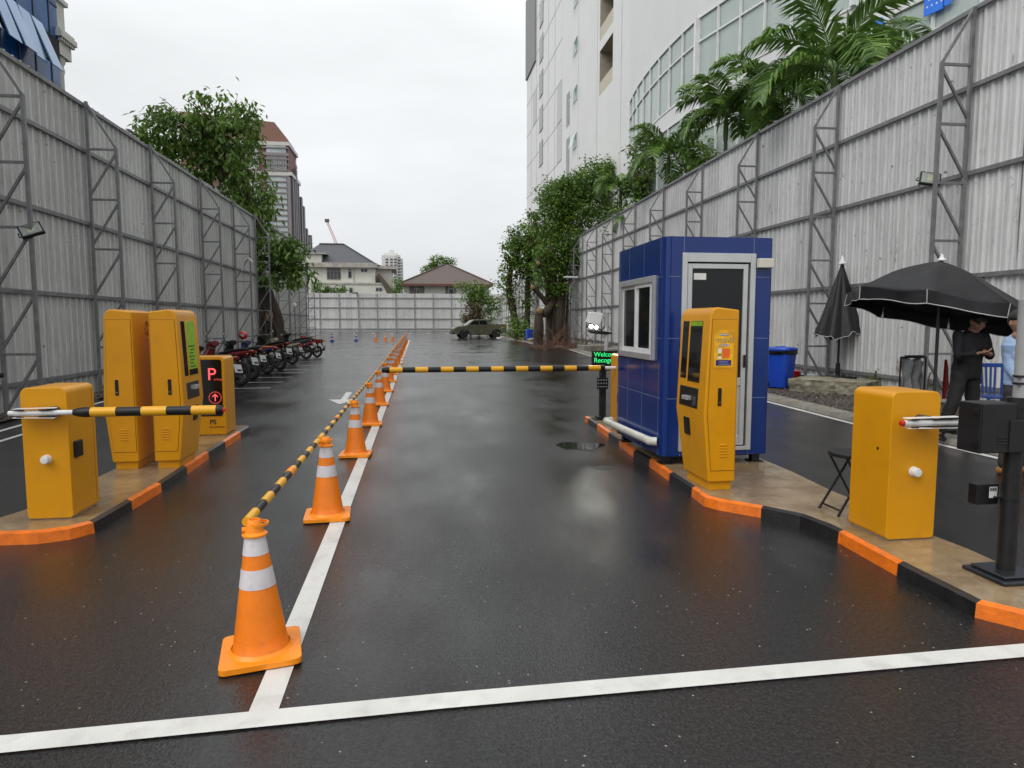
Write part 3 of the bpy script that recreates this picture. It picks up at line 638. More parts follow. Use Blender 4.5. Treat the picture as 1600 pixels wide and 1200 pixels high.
# ------------------------------------------------------------------ guard booth
BX0, BX1, BY0, BY1, BZ0, BZ1 = 2.465, 3.625, 6.56, 8.14, .185, 2.405
bt = thing('guard_booth', (BX0, BY0, .09), 'blue panelled guard booth with glazed door and sliding side window', 'guard booth')
W, D = BX1-BX0, BY1-BY0; z0, z1 = BZ0-.09, BZ1-.09
m = MB(); q = []
for cx, cy, a0 in ((.07,.07,180),(W-.05,.05,270),(W-.05,D-.05,0),(.05,D-.05,90)):
    r = .07 if a0 == 180 else .05
    for i in range(8): a = R(a0+90*i/7); q.append((cx+r*math.cos(a), cy+r*math.sin(a)))
# walls with real openings: built as bands round the window and door
def wallseg(m, z0, z1, q):
    n = len(q); m.add([(x,y,z0) for x,y in q]+[(x,y,z1) for x,y in q], [(i,(i+1)%n,n+(i+1)%n,n+i) for i in range(n)])
DX0, DX1, DZ0, DZ1 = 2.665-BX0, 3.405-BX0, .235-.09, 2.225-.09      # door opening
WY0, WY1, WZ0, WZ1 = 6.81-BY0, 8.0-BY0, 1.175-.09, 2.015-.09         # window opening
ys = [D-.05, WY1, WY0, .07]; zs = sorted([z0, WZ0, WZ1, z1]); xs = [.07, DX0, DX1, W-.05]
# left side panels (x=0)
for i in range(3):
    for j in range(3):
        if i == 1 and j == 1: continue
        m.add([(0,ys[i],zs[j]),(0,ys[i+1],zs[j]),(0,ys[i+1],zs[j+1]),(0,ys[i],zs[j+1])], [(0,1,2,3)])
zf = [z0, DZ0, DZ1, z1]
for i in range(3):
    for j in range(3):
        if i == 1 and j == 1: continue
        m.add([(xs[i],0,zf[j]),(xs[i+1],0,zf[j]),(xs[i+1],0,zf[j+1]),(xs[i],0,zf[j+1])], [(0,1,2,3)])
m.add([(W,.05,z0),(W,D-.05,z0),(W,D-.05,z1),(W,.05,z1)], [(0,1,2,3)]); m.add([(W-.05,D,z0),(.05,D,z0),(.05,D,z1),(W-.05,D,z1)], [(0,1,2,3)])
for cx, cy, a0, r in ((.07,.07,180,.07),(W-.05,.05,270,.05),(W-.05,D-.05,0,.05),(.05,D-.05,90,.05)):
    pts = [(cx+r*math.cos(R(a0+90*i/7)), cy+r*math.sin(R(a0+90*i/7))) for i in range(8)]
    m.add([(x,y,z0) for x,y in pts]+[(x,y,z1) for x,y in pts], [(i,i+1,9+i,8+i) for i in range(7)])
bm_ = bmesh.new()
wl = m.build('wall', BLUE, bt, fix=False); bm_.from_mesh(wl.data); bmesh.ops.remove_doubles(bm_, verts=bm_.verts, dist=.0005); bmesh.ops.recalc_face_normals(bm_, faces=bm_.faces); bm_.to_mesh(wl.data); bm_.free()
wl.data.polygons.foreach_set('use_smooth', [min(abs(p.normal.x), abs(p.normal.y)) > .01 for p in wl.data.polygons])
m = MB(); q = [(W/2+(x-W/2)*.994, D/2+(y-D/2)*.994) for x, y in q]; m.prism(q, 'z', z1-.03, z1+.001); m.build('roof', BLUE, bt)
m = MB(); m.box(.05,.05,z0-.02,W-.05,D-.05,z0+.01); m.build('floor', BLKM, bt)
m = MB(); m.box(.04,.9,z0+.01,W-.04,.905,z1-.03); m.build('inner_partition', mat('dim interior', (.05,.05,.05), .8), bt)
m = MB()
for z in (.777-.09, 1.39-.09, 2.01-.09):
    for a, b in ((-.0015, DX0-.03),(DX1+.03, W)):
        m.box(max(a,.05), -.002, z-.003, min(b, W-.04), .002, z+.003)
    m.box(-.002, .06, z-.003, .002, WY0-.02 if WZ0 < z < WZ1 else D-.04, z+.003)
for x in (DX0, DX1): m.box(x-.003,-.002,DZ1+.02,x+.003,.002,z1); m.box(x-.003,-.002,z0,x+.003,.002,DZ0-.02)
for y in (.11, .62, 1.13, D-.09):
    m.box(-.002,y-.002,z0,.002,y+.002,WZ0-.03); m.box(-.002,y-.002,WZ1+.03,.002,y+.002,z1)
m.build('panel_joint', BLUES, bt)
# door
m = MB(); fw = .035
m.box(DX0-.02,-.02,DZ0,DX0+fw,.06,DZ1+.02); m.box(DX1-fw,-.02,DZ0,DX1+.02,.06,DZ1+.02); m.box(DX0+fw,-.02,DZ1-.07,DX1-fw,.06,DZ1+.02); m.box(DX0+fw,-.02,DZ0,DX1-fw,.06,DZ0+.04)
df = m.build('door_frame', ALU, bt, bevel=.004)
m = MB(); a0, a1, b0, b1 = DX0+fw+.006, DX1-fw-.02, DZ0+.05, DZ1-.085; s_ = .05
m.box(a0,-.008,b0,a0+s_,.04,b1); m.box(a1-s_,-.008,b0,a1,.04,b1); m.box(a0+s_,-.008,b1-s_,a1-s_,.04,b1); m.box(a0+s_,-.008,b0,a1-s_,.04,b0+.10); m.box(a0+s_,-.006,b0+.62,a1-s_,.038,b0+.70)
dr = m.build('door', ALU, bt, bevel=.004)
m = MB(); m.box(a0+s_,.012,b0+.70,a1-s_,.018,b1-s_); m.build('glass', GLS, dr)
m = MB(); m.box(a0+s_,.010,b0+.10,a1-s_,.018,b0+.62); m.build('kick_panel', ALU, dr)
m = MB(); m.box(a0+s_+.02,.008,b1-s_-.11,a0+s_+.15,.0115,b1-s_-.045); m.build('notice', WHT, dr)
m = MB(); m.box(a1-.03,-.03,1.0,a1-.012,-.008,1.13); m.build('handle', BLK, dr, bevel=.004)
# side window
m = MB(); fw = .045
m.box(-.025,WY0-.02,WZ0-.02,.05,WY0+fw,WZ1+.02); m.box(-.025,WY1-fw,WZ0-.02,.05,WY1+.02,WZ1+.02); m.box(-.025,WY0+fw,WZ1-fw,.05,WY1-fw,WZ1+.02); m.box(-.03,WY0+fw,WZ0-.02,.05,WY1-fw,WZ0+fw)
wf = m.build('window_frame', ALU, bt, bevel=.004)
m = MB(); ym = (WY0+WY1)/2
for y0_, y1_, xo in ((WY0+.10, ym+.06, -.008),(ym-.02, WY1-fw, .012)):
    m.box(xo,y0_,WZ0+fw,xo+.02,y0_+.05,WZ1-fw); m.box(xo,y1_-.04,WZ0+fw,xo+.02,y1_,WZ1-fw); m.box(xo,y0_+.05,WZ0+fw,xo+.02,y1_-.04,WZ0+fw+.05); m.box(xo,y0_+.05,WZ1-fw-.04,xo+.02,y1_-.04,WZ1-fw)
sa = m.build('sash', WHT, wf, bevel=.002)
m = MB(); m.box(.014,WY0+.05,WZ0+.06,.018,WY1-fw,WZ1-.06); m.build('glass', GLS, wf)
# lamp box over the door, bumper pipe, feet
m = MB(); m.box(3.435-BX0,-.07,2.10-.09,3.595-BX0,0,2.195-.09); m.build('lamp_box', mat('cream plastic', (.62,.60,.52), .45), bt, bevel=.008)
m = MB(); zp = .33-.09
m.tube([(-.01,D+.16,zp-.02),(-.085,D+.13,zp-.02),(-.095,D+.02,zp-.02),(-.09,.9,zp-.012),(-.085,.24,zp),(-.085,.10,zp),(-.02,.07,zp)], [.045,.047,.043,.043,.043,.045,.045], 16); m.build('drain_pipe', mat('cream pipe', (.62,.61,.54), .35, coat=.3), bt, smooth=True, ang=50)
for x in (.06, W-.12):
    for y in (.08, D-.14):
        m = MB(); m.box(x-.005,y,.01,x+.075,y+.08,z0-.01); m.box(x-.035,y-.03,0,x+.105,y+.11,.012); m.build('foot', BLKM, bt, bevel=.002)

# ------------------------------------------------------------------ entry camera post with text display
t = thing('camera_post', (2.78, 9.9, .09), 'black camera post with white lit camera above a green text display', 'camera post')
m = MB(); m.box(-.14,-.12,0,.12,.12,.02); m.box(-.09,-.09,.02,.09,.09,.05); m.build('base', BLKM, t, bevel=.008)
m = MB(); m.box(-.045,-.045,.05,.045,.045,.78); m.build('column', BLKM, t, bevel=.006)
m = MB(); m.box(-.17,-.06,.74,.30,.03,1.04); d = m.build('display', BLK, t, bevel=.006)
GLED = mat('green led text', (.03,.8,.2), .5, emit=.7)
text('Welcome', .098, GLED, d, (-.155,-.063,.955), (math.pi/2,0,0), bold=.0005); text('Recogn', .098, GLED, d, (-.155,-.063,.868), (math.pi/2,0,0), bold=.0005)
m = MB(); m.tube([(.05,0,1.02),(.05,0,1.60)], .032, 16); m.build('pole', mat('grey pole', (.38,.38,.38), .45), t, smooth=True)
m = MB(); m.prism([(-.26,1.36),(-.20,1.30),(.0,1.28),(.13,1.29),(.13,1.31),(.02,1.33)], 'y', -.04, .0); m.tube([(-.12,0,1.40),(-.02,.0,1.34),(.03,0,1.42),(.04,0,1.5)], .012, 8); m.build('arm', BLK, t, bevel=.003)
cm_ = MB(); cm_.prism([(-.265,1.46),(-.225,1.60),(-.20,1.615),(-.03,1.60),(-.02,1.58),(-.06,1.43),(-.08,1.41)], 'y', -.07, .07); c_ = cm_.build('camera_housing', WHT, t, bevel=.012)
m = MB(); m.tube([(-.20,-.035,1.435),(-.205,-.06,1.41)], .03, 14); m.tube([(-.12,-.035,1.42),(-.125,-.06,1.395)], .03, 14); m.box(-.25,-.05,1.38,-.09,.05,1.43); m.build('lens_mount', GRE, c_)
m = MB(); m.ball((-.205,-.075,1.405), .024, 12, sc=(1,.45,1)); m.ball((-.125,-.07,1.392), .024, 12, sc=(1,.45,1)); m.build('lamp', mat('white led', (1,.97,.85), .4, var=.01, emit=45), c_, smooth=True)
m = MB(); pass
ll = bpy.data.lights.new('camera_lamp', 'SPOT'); ll.energy = 8; ll.shadow_soft_size = .04; ll.spot_size = R(120); ll.color = (1,.98,.9); lo_ = bpy.data.objects.new('camera_lamp', ll); C.objects.link(lo_); lo_.parent = c_; lo_.location = (-.165,-.12,1.38); lo_.rotation_euler = (R(-58), 0, R(-8))
m = MB(); m.box(-.11,-.10,.47,.06,-.07,.64); lp = m.build('light_panel', BLK, t, bevel=.004)
m = MB()
for i in range(4):
    for j in range(3): m.ball((-.09+.04*i,-.10,.505+.05*j), .010, 8)
m.build('led', mat('led lens', (.35,.35,.36), .2), lp)
m = MB(); m.tube([(-.06,-.06,.64),(-.03,-.05,.72),(.0,-.045,.70)], .01, 8); m.build('cable', BLK, t, smooth=True); m = MB(); m.tube([(-.04,-.06,.46),(-.06,-.06,.40),(-.03,-.05,.35)], .005, 6); m.build('cable', BLK, t, smooth=True)

# ------------------------------------------------------------------ near black pole with control box
t = thing('camera_pole', (3.355, 3.37, .09), 'thick black pole with a grey upper tube standing at the right picture edge', 'pole')
m = MB(); m.box(-.15,-.15,0,.15,.15,.025); m.box(-.12,-.12,.025,.12,.12,.045); m.build('base_plate', mat('dark blue grey metal', (.03,.034,.042), .3, .4), t, bevel=.012)
m = MB(); m.tube([(0,0,.045),(0,0,.99)], .047, 24); m.tube([(0,0,.98),(0,0,1.04)], .052, 24); m.tube([(0,0,.60),(0,0,.606)], .0495, 24); m.build('lower_tube', BLKM, t, smooth=True)
m = MB(); m.tube([(.025,0,1.04),(.025,0,1.585)], .040, 24); m.build('upper_tube', mat('grey pipe', (.33,.33,.33), .5), t, smooth=True)
m = MB()
for z in (1.12, 1.16): m.lathe([(.040,-.006),(.046,-.004),(.046,.004),(.040,.006)], (.025,0,z), 20); m.box(-.035,-.035,z-.006,-.01,-.02,z+.006)
m.build('cable_tie', BLK, t)
m = MB()
for z in (.78,.88):
    for x in (-.03,.03): m.lathe([(.008,-.058),(.008,-.046)], (x,0,z), 8, 'y'); 
m.build('bolt', mat('zinc bolt', (.45,.42,.36), .35, .8), t)
t = thing('control_box', (3.355, 3.37, .09), 'black metal control box with louvres clamped to the near pole', 'control box')
m = MB(); m.box(-.275,-.06,.735,-.052,.10,1.015); b_ = m.build('housing', BLKM, t, bevel=.006)
m = MB(); m.box(-.27,-.066,.74,-.06,-.060,1.01); d_ = m.build('door', BLKM, t, bevel=.002)
m = MB()
for k_ in range(3): m.box(-.17,-.072,.785+k_*.018,-.11,-.066,.793+k_*.018)
m.build('louvre', BLKM, d_, bevel=.002)
m = MB(); m.box(-.285,-.05,.77,-.275,-.02,.80); m.box(-.285,-.05,.95,-.275,-.02,.98); m.build('hinge', BLK, t, bevel=.002)
m = MB(); m.box(-.10,-.075,.74,.06,-.052,.92); m.build('clamp', BLKM, t, bevel=.004)
t = thing('reader_box', (3.355, 3.37, .09), 'small black reader with a white sticker strapped low on the near pole', 'reader')
m = MB(); m.box(-.165,.055,.41,-.02,.12,.53); m.build('housing', BLK, t, bevel=.006)
m = MB(); m.box(-.085,.052,.45,-.035,.0545,.515); s_ = m.build('sticker', WHT, t)
m = MB()
for k_ in range(8): m.box(-.082+k_*.0055,.0505,.49,-.082+k_*.0055+(.0018 if k_ % 3 else .0035),.0518,.510)
m.build('barcode', BLK, s_)
m = MB(); m.lathe([(.048,-.006),(.052,-.006),(.052,.006),(.048,.006)], (0,0,.455), 20); m.box(-.06,.03,.45,-.02,.06,.46); m.build('strap', BLK, t)

# ------------------------------------------------------------------ folding stool
t = thing('folding_stool', (3.30, 4.74, .09), 'round black folding stool standing beside the right yellow cabinet', 'stool')
m = MB(); m.lathe([(.0,.470),(.15,.470),(.158,.463),(.158,.445),(.150,.438),(.0,.438)], n=28, cap=False); m.build('seat', BLK, t, smooth=True)
for s_ in (-1, 1):
    for yy in (-.11, .11):
        m = MB(); m.tube([(s_*.10, yy, .44),(-s_*.16, yy*1.1, .0)], .010, 8); m.build('leg', BLKM, t, smooth=True)
    m = MB(); m.tube([(-s_*.135,-.12,.04),(-s_*.135,.12,.04)], .008, 8); m.build('stretcher', BLKM, t, smooth=True)

# ------------------------------------------------------------------ wheelie bins
BB = mat('bin blue', (.008,.065,.50), .34, 0, .06, 3, coat=.15, dirt=.08)
def wbin(loc, rz, label, liner=True):
    t = thing('wheelie_bin', loc, label, 'bin', 'blue wheelie bins', rz)
    m = MB(); m.loft([((0,0,.03),(.205,0,0),(0,.24,0)),((0,0,.10),(.215,0,0),(0,.25,0)),((0,0,.86),(.275,0,0),(0,.31,0))], 24, e=7); m.build('body', BB, t, smooth=True, ang=50)
    m = MB(); m.loft([((0,0,.86),(.295,0,0),(0,.325,0)),((0,0,.90),(.30,0,0),(0,.33,0)),((0,0,.93),(.28,0,0),(0,.31,0)),((0,0,.945),(.20,0,0),(0,.24,0))], 24, e=6)
    m.tube([(-.14,.33,.92),(.14,.33,.92)], .02, 8); m.box(-.15,-.06,.935,-.11,.04,.96); m.box(.11,-.06,.935,.15,.04,.96); m.build('lid', BB, t, smooth=True, ang=40)
    if liner:
        m = MB(); r_ = random.Random(2); secs = []
        for z, s_ in ((.78,1.04),(.81,1.12),(.845,1.10),(.87,1.14)): secs.append(((r_.uniform(-.01,.01),0,z),(.27*s_,0,0),(0,.305*s_,0)))
        m.loft(secs, 32, e=5); m.v = [(x+r_.uniform(-.012,.012), y+r_.uniform(-.012,.012), z+r_.uniform(-.02,.012)) for x, y, z in m.v]; m.build('bag_liner', mat('black bag', (.012,.012,.012), .25), t, smooth=True, ang=80)
    for s_ in (-1, 1):
        m = MB(); m.lathe([(.03,-.025),(.085,-.025),(.10,-.01),(.10,.01),(.085,.025),(.03,.025)], (s_*.24,.22,.10), 20, 'x'); m.build('wheel', RUB, t, smooth=True)
    m = MB(); m.box(-.17,-.286,.72,-.10,-.280,.80); m.build('sticker', WHT, t)
    return t
wbin((8.26, 14.55, .05), R(35), 'blue wheelie bin with a black liner beside the right fence footing')
wbin((9.1, 54.4, .05), R(10), 'distant blue wheelie bin before the cut ficus trunk', False)
# ------------------------------------------------------------------ foliage helpers
def leaf(m, p, d, n, L, W, mi=0):
    d = d.normalized(); s = d.cross(n)
    if s.length < .01: s = Vector((1,0,0))
    s.normalize(); nn = s.cross(d)
    o = len(m.v); m.v += [tuple(p), tuple(p+d*L*.45+s*W/2+nn*L*.06), tuple(p+d*L), tuple(p+d*L*.45-s*W/2+nn*L*.06)]
    m.f += [(o,o+1,o+2),(o,o+2,o+3)]; m.m += [mi, mi]
def foliage(name, mats, clumps, parent, L=.16, W=.09, droop=.3, seed=1, cl=.32, per=26, z0=None, wts=None):
    r_ = random.Random(seed); m = MB(); mats = mats if isinstance(mats, list) else [mats]
    for c, rad, cnt in clumps:
        c = Vector(c); k_ = max(1, cnt//per)
        for _ in range(k_):
            while True:
                u = Vector((r_.uniform(-1,1), r_.uniform(-1,1), r_.uniform(-1,1)))
                if .25 < u.length < 1.0: break
            u = u.normalized()*(u.length**.6)*r_.uniform(.8, 1.12)
            q = c+Vector((u.x*rad[0], u.y*rad[1], u.z*rad[2])); cr_ = cl*r_.uniform(.6,1.4); mi = r_.choices(range(len(mats)), wts)[0] if wts else r_.randrange(len(mats))
            for _ in range(int(per*r_.uniform(.6,1.4))):
                o = Vector((r_.gauss(0,.5), r_.gauss(0,.5), r_.gauss(0,.42)))*cr_
                d = Vector((r_.uniform(-1,1), r_.uniform(-1,1), r_.uniform(-.8,.6)-droop)) + o.normalized()*.5
                p = q+o
                if z0 is not None and p.z < z0: continue
                leaf(m, p, d, Vector((r_.uniform(-.7,.7), r_.uniform(-.7,.7), 1)), L*r_.uniform(.6,1.25), W*r_.uniform(.7,1.2), mi)
    return m.build(name, mats, parent, fix=False)
def limb(m, pts, r0, r1, n=10, jit=.0, seed=1):
    r_ = random.Random(seed); pts = [Vector(p) for p in pts]; out = []; k_ = len(pts)
    for i in range(k_-1):
        for j in range(4):
            t = j/4; a = pts[max(i-1,0)]; b = pts[i]; c = pts[i+1]; d = pts[min(i+2,k_-1)]
            q = .5*((2*b)+(c-a)*t+(2*a-5*b+4*c-d)*t*t+(3*b-a-3*c+d)*t**3); out.append(q+Vector((r_.uniform(-jit,jit), r_.uniform(-jit,jit), 0)))
    out.append(pts[-1]); rr = [r0+(r1-r0)*i/(len(out)-1) for i in range(len(out))]
    rr = [x*r_.uniform(.93,1.08) for x in rr]; return m.tube(out, rr, n)
def twigs(m, frm, clumps, r0, seed, sub=3):
    r_ = random.Random(seed)
    for c, rad, cnt in clumps:
        c = Vector(c); f = min(frm, key=lambda q: (Vector(q)-c).length); f = Vector(f); mid = f.lerp(c, .5)+Vector((0,0,-.1*(c-f).length)); limb(m, [f, mid, c], r0, r0*.35, 6, 0, seed)
        for _ in range(sub):
            e = c+Vector((r_.uniform(-1,1)*rad[0], r_.uniform(-1,1)*rad[1], r_.uniform(-.5,1)*rad[2])); limb(m, [mid, mid.lerp(e,.6)+Vector((0,0,.1)), e], r0*.4, .008, 5, 0, seed)
# --- leaning tree by the motorcycles
T = lambda u, v, Y=35: aty(u, v, Y)
t = thing('leaning_tree', (-7.6, 35, 0), 'large leaning tree with drooping leaves rising over the left fence beside the motorcycles', 'tree'); t0 = Vector((-7.6,35,0))
P_ = lambda u, v, Y=35: aty(u, v, Y)-t0
m = MB(); limb(m, [P_(433,548,35), P_(428,515), P_(415,470), P_(400,430), P_(394,390), P_(393,330,35.3), P_(350,262), P_(341,215)], .62, .20, 14, .03)
limb(m, [P_(396,330), P_(362,285), P_(341,250)], .22, .14, 10, .01)
tr = m.build('trunk', BARK, t, smooth=True, ang=60)
m = MB(); r_ = random.Random(9)
m.loft([((P_(424,550)+Vector((0,0,-.1))), (.98,0,0), (0,.7,0)), (P_(422,530), (.80,0,0), (0,.6,0)), (P_(418,512), (.66,0,0), (0,.5,0)), (P_(413,492), (.46,0,0), (0,.42,0)), (P_(406,465), (.30,0,0), (0,.3,0))], 30, e=2)
m.v = [(x+r_.uniform(-.11,.11), y+r_.uniform(-.11,.11), z+r_.uniform(-.06,.06)) for x, y, z in m.v]
for k_ in range(26):
    a = P_(r_.uniform(395,432), r_.uniform(455,500), 34.6); b_ = P_(r_.uniform(388,455), 548, r_.uniform(33.9,34.5)); limb(m, [a, a.lerp(b_,.5)+Vector((r_.uniform(-.15,.15),-.1,0)), b_], r_.uniform(.03,.07), r_.uniform(.02,.06), 6, .01, k_)
m.build('root_mound', BARK, tr, smooth=True, ang=80)
m = MB(); m.ball(P_(421,494,34.35), .24, 12, sc=(.8,.3,1.2)); m.build('cut_scar', BARKL, tr, smooth=True)
cl = [(P_(335,172,35.5),(1.5,1.6,.9),1000),(P_(370,178,35.5),(1.1,1.2,.7),500),(P_(290,205,35),(1.8,1.6,1.1),1700),(P_(240,222,34.5),(1.5,1.3,.9),1300),(P_(208,208,34.5),(.7,.8,.4),110),(P_(245,175,34.5),(.9,.8,.5),120),(P_(368,210,35),(1.2,1.6,.9),1100),(P_(376,245,34.5),(1.1,1.2,.9),1000),(P_(300,250,35),(1.9,1.4,.9),1500),(P_(350,270,36),(1.6,1.3,.9),1200),(P_(385,295,34.5),(1.25,1.2,1.1),1300),(P_(400,325,34),(.9,1.0,.8),600),(P_(335,215,36),(2.0,1.6,1.2),1400),(P_(260,170,35),(.9,.8,.5),160),(P_(385,200,35),(.9,.9,.35),120),
      (P_(280,290,36),(1.3,1.2,.6),600),(P_(410,385,34),(.85,.9,1.0),900),(P_(440,400,34),(1.0,.9,.9),900),(P_(462,388,33.8),(.75,.9,.7),450),(P_(430,425,34),(1.2,.8,.7),600),(P_(470,425,33.8),(.6,.8,.6),260),(P_(398,355,34),(.6,.7,1.0),400)]
m = MB(); twigs(m, [P_(393,400), P_(393,330,35.3), P_(350,262), P_(341,215)], cl, .09, 4); m.build('branches', BARK, tr, smooth=True)
cl = [(c_, r_c, int(n_c*.5)) for c_, r_c, n_c in cl]
foliage('crown', [LEAF, LEAFD, LEAFY], cl, t, L=.34, W=.15, droop=.9, seed=11, cl=.40, per=20, wts=(6,3,.8))
# --- trees along the right fence
def broadtree(name, base, label, limbs, clumps, lm, L=.2, W=.12, seed=3, group=None, extra=None, wts=None, per=26, droop=.1, cl=.4, z0=None, bark=BARK, cat='tree'):
    t = thing(name, base, label, cat, group); b0 = Vector(base)
    m = MB()
    for pts, r0, r1 in limbs: limb(m, [Vector(p)-b0 for p in pts], r0, r1, 10, .01, seed)
    cc = [(Vector(c)-b0, r, n) for c, r, n in clumps]
    twigs(m, [Vector(l[0][-1])-b0 for l in limbs], cc, .05, seed); m.build('trunk', bark, t, smooth=True, ang=60)
    foliage('crown', lm, cc, t, L, W, droop, seed, cl, per, z0, wts); return t
A = aty
b = gd(866, 542)
t = broadtree('ficus_tree', (b[0], b[1], 0), 'cut ficus tree with aerial roots and bare sawn stumps by the far blue bin',
    [([A(868,542,44.5), A(866,500,44.5), A(862,450,44.5), A(858,420,44.5), A(864,380,45), A(880,330,46)], .62, .22), ([A(872,530,44), A(875,480,44), A(880,430,44.5), A(890,380,45)], .35, .2),
     ([A(862,475,44), A(850,490,43.6), A(844,487,43.4)], .26, .24), ([A(858,480,44), A(845,462,43.8), A(833,450,43.6)], .17, .15), ([A(862,445,44.3), A(880,455,44), A(895,430,44)], .12, .08), ([A(860,420,44.5), A(850,420,44), A(842,412,43.8)], .16, .15), ([A(842,490,43.4), A(842,515,43.4), A(841,538,43.6)], .26, .36),
     ([A(880,330,46), A(915,305,46), A(935,280,46)], .2, .1)],
    [(A(860,345,45.5),(1.4,1.4,1.2),2000),(A(895,340,45.5),(1.6,1.4,1.2),2600),(A(875,305,46),(1.5,1.5,1.1),2100),(A(878,292,46),(1.0,1.3,.7),900),(A(905,292,46.5),(1.5,1.5,1.0),2300),(A(940,276,47),(1.8,1.6,1.1),2600),(A(853,415,44.2),(1.0,.8,1.0),900),(A(885,415,44.2),(.9,.8,1.1),900),(A(875,455,44),(.7,.5,.7),420),(A(893,390,44.5),(1.0,.8,.8),700),(A(975,275,48),(2.0,1.6,1.4),2600),(A(930,310,47),(1.9,1.6,1.1),2600),(A(960,325,48),(1.6,1.5,.9),1800),(A(915,345,46),(1.4,1.2,.8),1200),(A(870,320,45.5),(1.3,1.2,1.0),1300),(A(865,385,44.5),(1.2,1,1.0),900),(A(885,370,44.8),(1.2,1,1.0),900),(A(848,405,44.3),(.5,.5,.4),180),(A(850,445,44),(.7,.5,.35),260),(A(868,450,44),(.7,.5,.35),260),(A(860,420,44.2),(.8,.7,.7),350),(A(870,495,44.4),(.4,.4,.7),120)],
    [LEAFD, LEAF, LEAFY], .22, .13, 21, wts=(6,4,1))
tb = Vector((b[0], b[1], 0)); r_ = random.Random(5)
for k_ in range(16):
    m = MB(); x = r_.uniform(854, 888); top = A(x+r_.uniform(-6,6), r_.uniform(400,470), 44.2+r_.uniform(-.3,.4)); bot = A(x+r_.uniform(-4,4), 541, 44.0+r_.uniform(-.4,.4)); limb(m, [top-tb, top.lerp(bot,.5)-tb+Vector((r_.uniform(-.15,.15),0,0)), bot-tb], .035, r_.uniform(.05,.11), 7, .01, k_); m.build('aerial_root', BARK, t, smooth=True)
for (u, v, Y, s_) in ((843,486,43.15,.24),(832,449,43.4,.16),(841,412,43.6,.16)):
    m = MB(); p = A(u, v, Y)-tb; m.ball(p, s_, 12, sc=(.9,.5,.9)); m.build('sawn_end', BARKL, t, smooth=True)
# pile of cut brushwood
m = MB(); bp_ = Vector((*gd(875,546), 0))
for k_ in range(170):
    a = r_.uniform(0, 6.28); q = Vector((r_.uniform(-1.9,1.9), r_.uniform(-.8,.8), .03)); L = r_.uniform(.5,1.8); up = r_.uniform(0,1) if abs(q.x) > 1 else r_.uniform(0,1.8)
    e = q+Vector((math.cos(a)*L, math.sin(a)*L*.5, up*L*.7)); m.tube([q, q.lerp(e,.5)+Vector((0,0,.08)), e], [.016,.012,.005], 4)
o = m.build('brushwood', mat('dry twigs', (.17,.085,.055), .8), None, smooth=True); o.location = bp_; tag(o, 'heap of reddish cut twigs round the foot of the ficus tree', 'twig heap', kind='stuff')
# vine-covered tree
b = gd(806, 532)
broadtree('vine_tree', (b[0], b[1], 0), 'slender tree with vine-covered stems between the pickup and the far fence', [([A(812,532,60), A(806,505,60), A(800,478,60), A(795,450,60), A(800,415,60), A(815,385,60)], .38, .18), ([A(822,532,60), A(824,490,60), A(825,440,60), A(828,400,60)], .3, .2)],
    [(A(822,372,60),(1.6,1.5,1.2),1800),(A(840,385,59),(1.6,1.5,1.5),2000),(A(812,398,60),(1.5,1.4,1.4),1800),(A(852,375,58),(1.4,1.4,1.1),1300),(A(792,375,60),(.6,.6,.9),140),(A(796,360,60),(.4,.4,.5),60),(A(798,420,60),(.9,.8,1.1),650),(A(793,445,60),(.8,.8,.9),420),(A(800,465,60),(.6,.6,.9),350),(A(826,440,60),(.6,.6,1.6),500),(A(824,480,60),(.6,.6,1.4),300),(A(835,415,59),(1.5,1.2,1.1),800)], [LEAFD, LEAF, LEAFB], .28, .17, 22, wts=(6,5,1.2), cl=.45)
b = gd(815, 533)
broadtree('shrub', (b[0], b[1], 0), 'low green shrub spreading behind the tail of the pickup truck', [([A(815,533,58), A(812,515,58)], .06, .04)], [(A(800,510,59),(.9,.8,.7),500),(A(812,515,58),(.9,.8,.9),600),(A(825,518,57),(.9,.7,.8),500),(A(808,498,59),(.9,.7,.6),300),(A(832,525,56),(.5,.5,.4),200)], [LEAF, LEAFD], .2, .12, 23, cat='shrub')
b = gd(742, 524)
broadtree('bushy_tree', (b[0], b[1], 0), 'bushy tree half green and half brown behind the pickup truck', [([A(748,524,80), A(750,500,80), A(745,470,80), A(738,450,80)], .2, .1)],
    [(A(752,478,80),(2.2,1.8,1.9),1100),(A(762,465,80),(1.6,1.5,1.6),600),(A(733,450,80),(1.7,1.4,.8),500),(A(755,500,80),(2.3,1.8,1.4),900),(A(740,462,80),(1.3,1.2,.8),300)], [LEAF, LEAFD], .34, .2, 24, cl=.5)
t = thing('brown_shrub', (*gd(735,524), 0), 'withered brown shrub against the green bushy tree by the far fence', 'shrub'); q0 = t.location.copy()
foliage('crown', LEAFB, [(A(738,490,79)-q0,(1.3,1.2,1.7),900),(A(735,505,79)-q0,(1.2,1.1,1.0),500)], t, .28, .14, .5, 31, .4); m = MB(); limb(m, [Vector((0,0,0)), A(738,500,79)-q0, A(740,480,79)-q0], .1, .05); m.build('trunk', BARK, t, smooth=True)
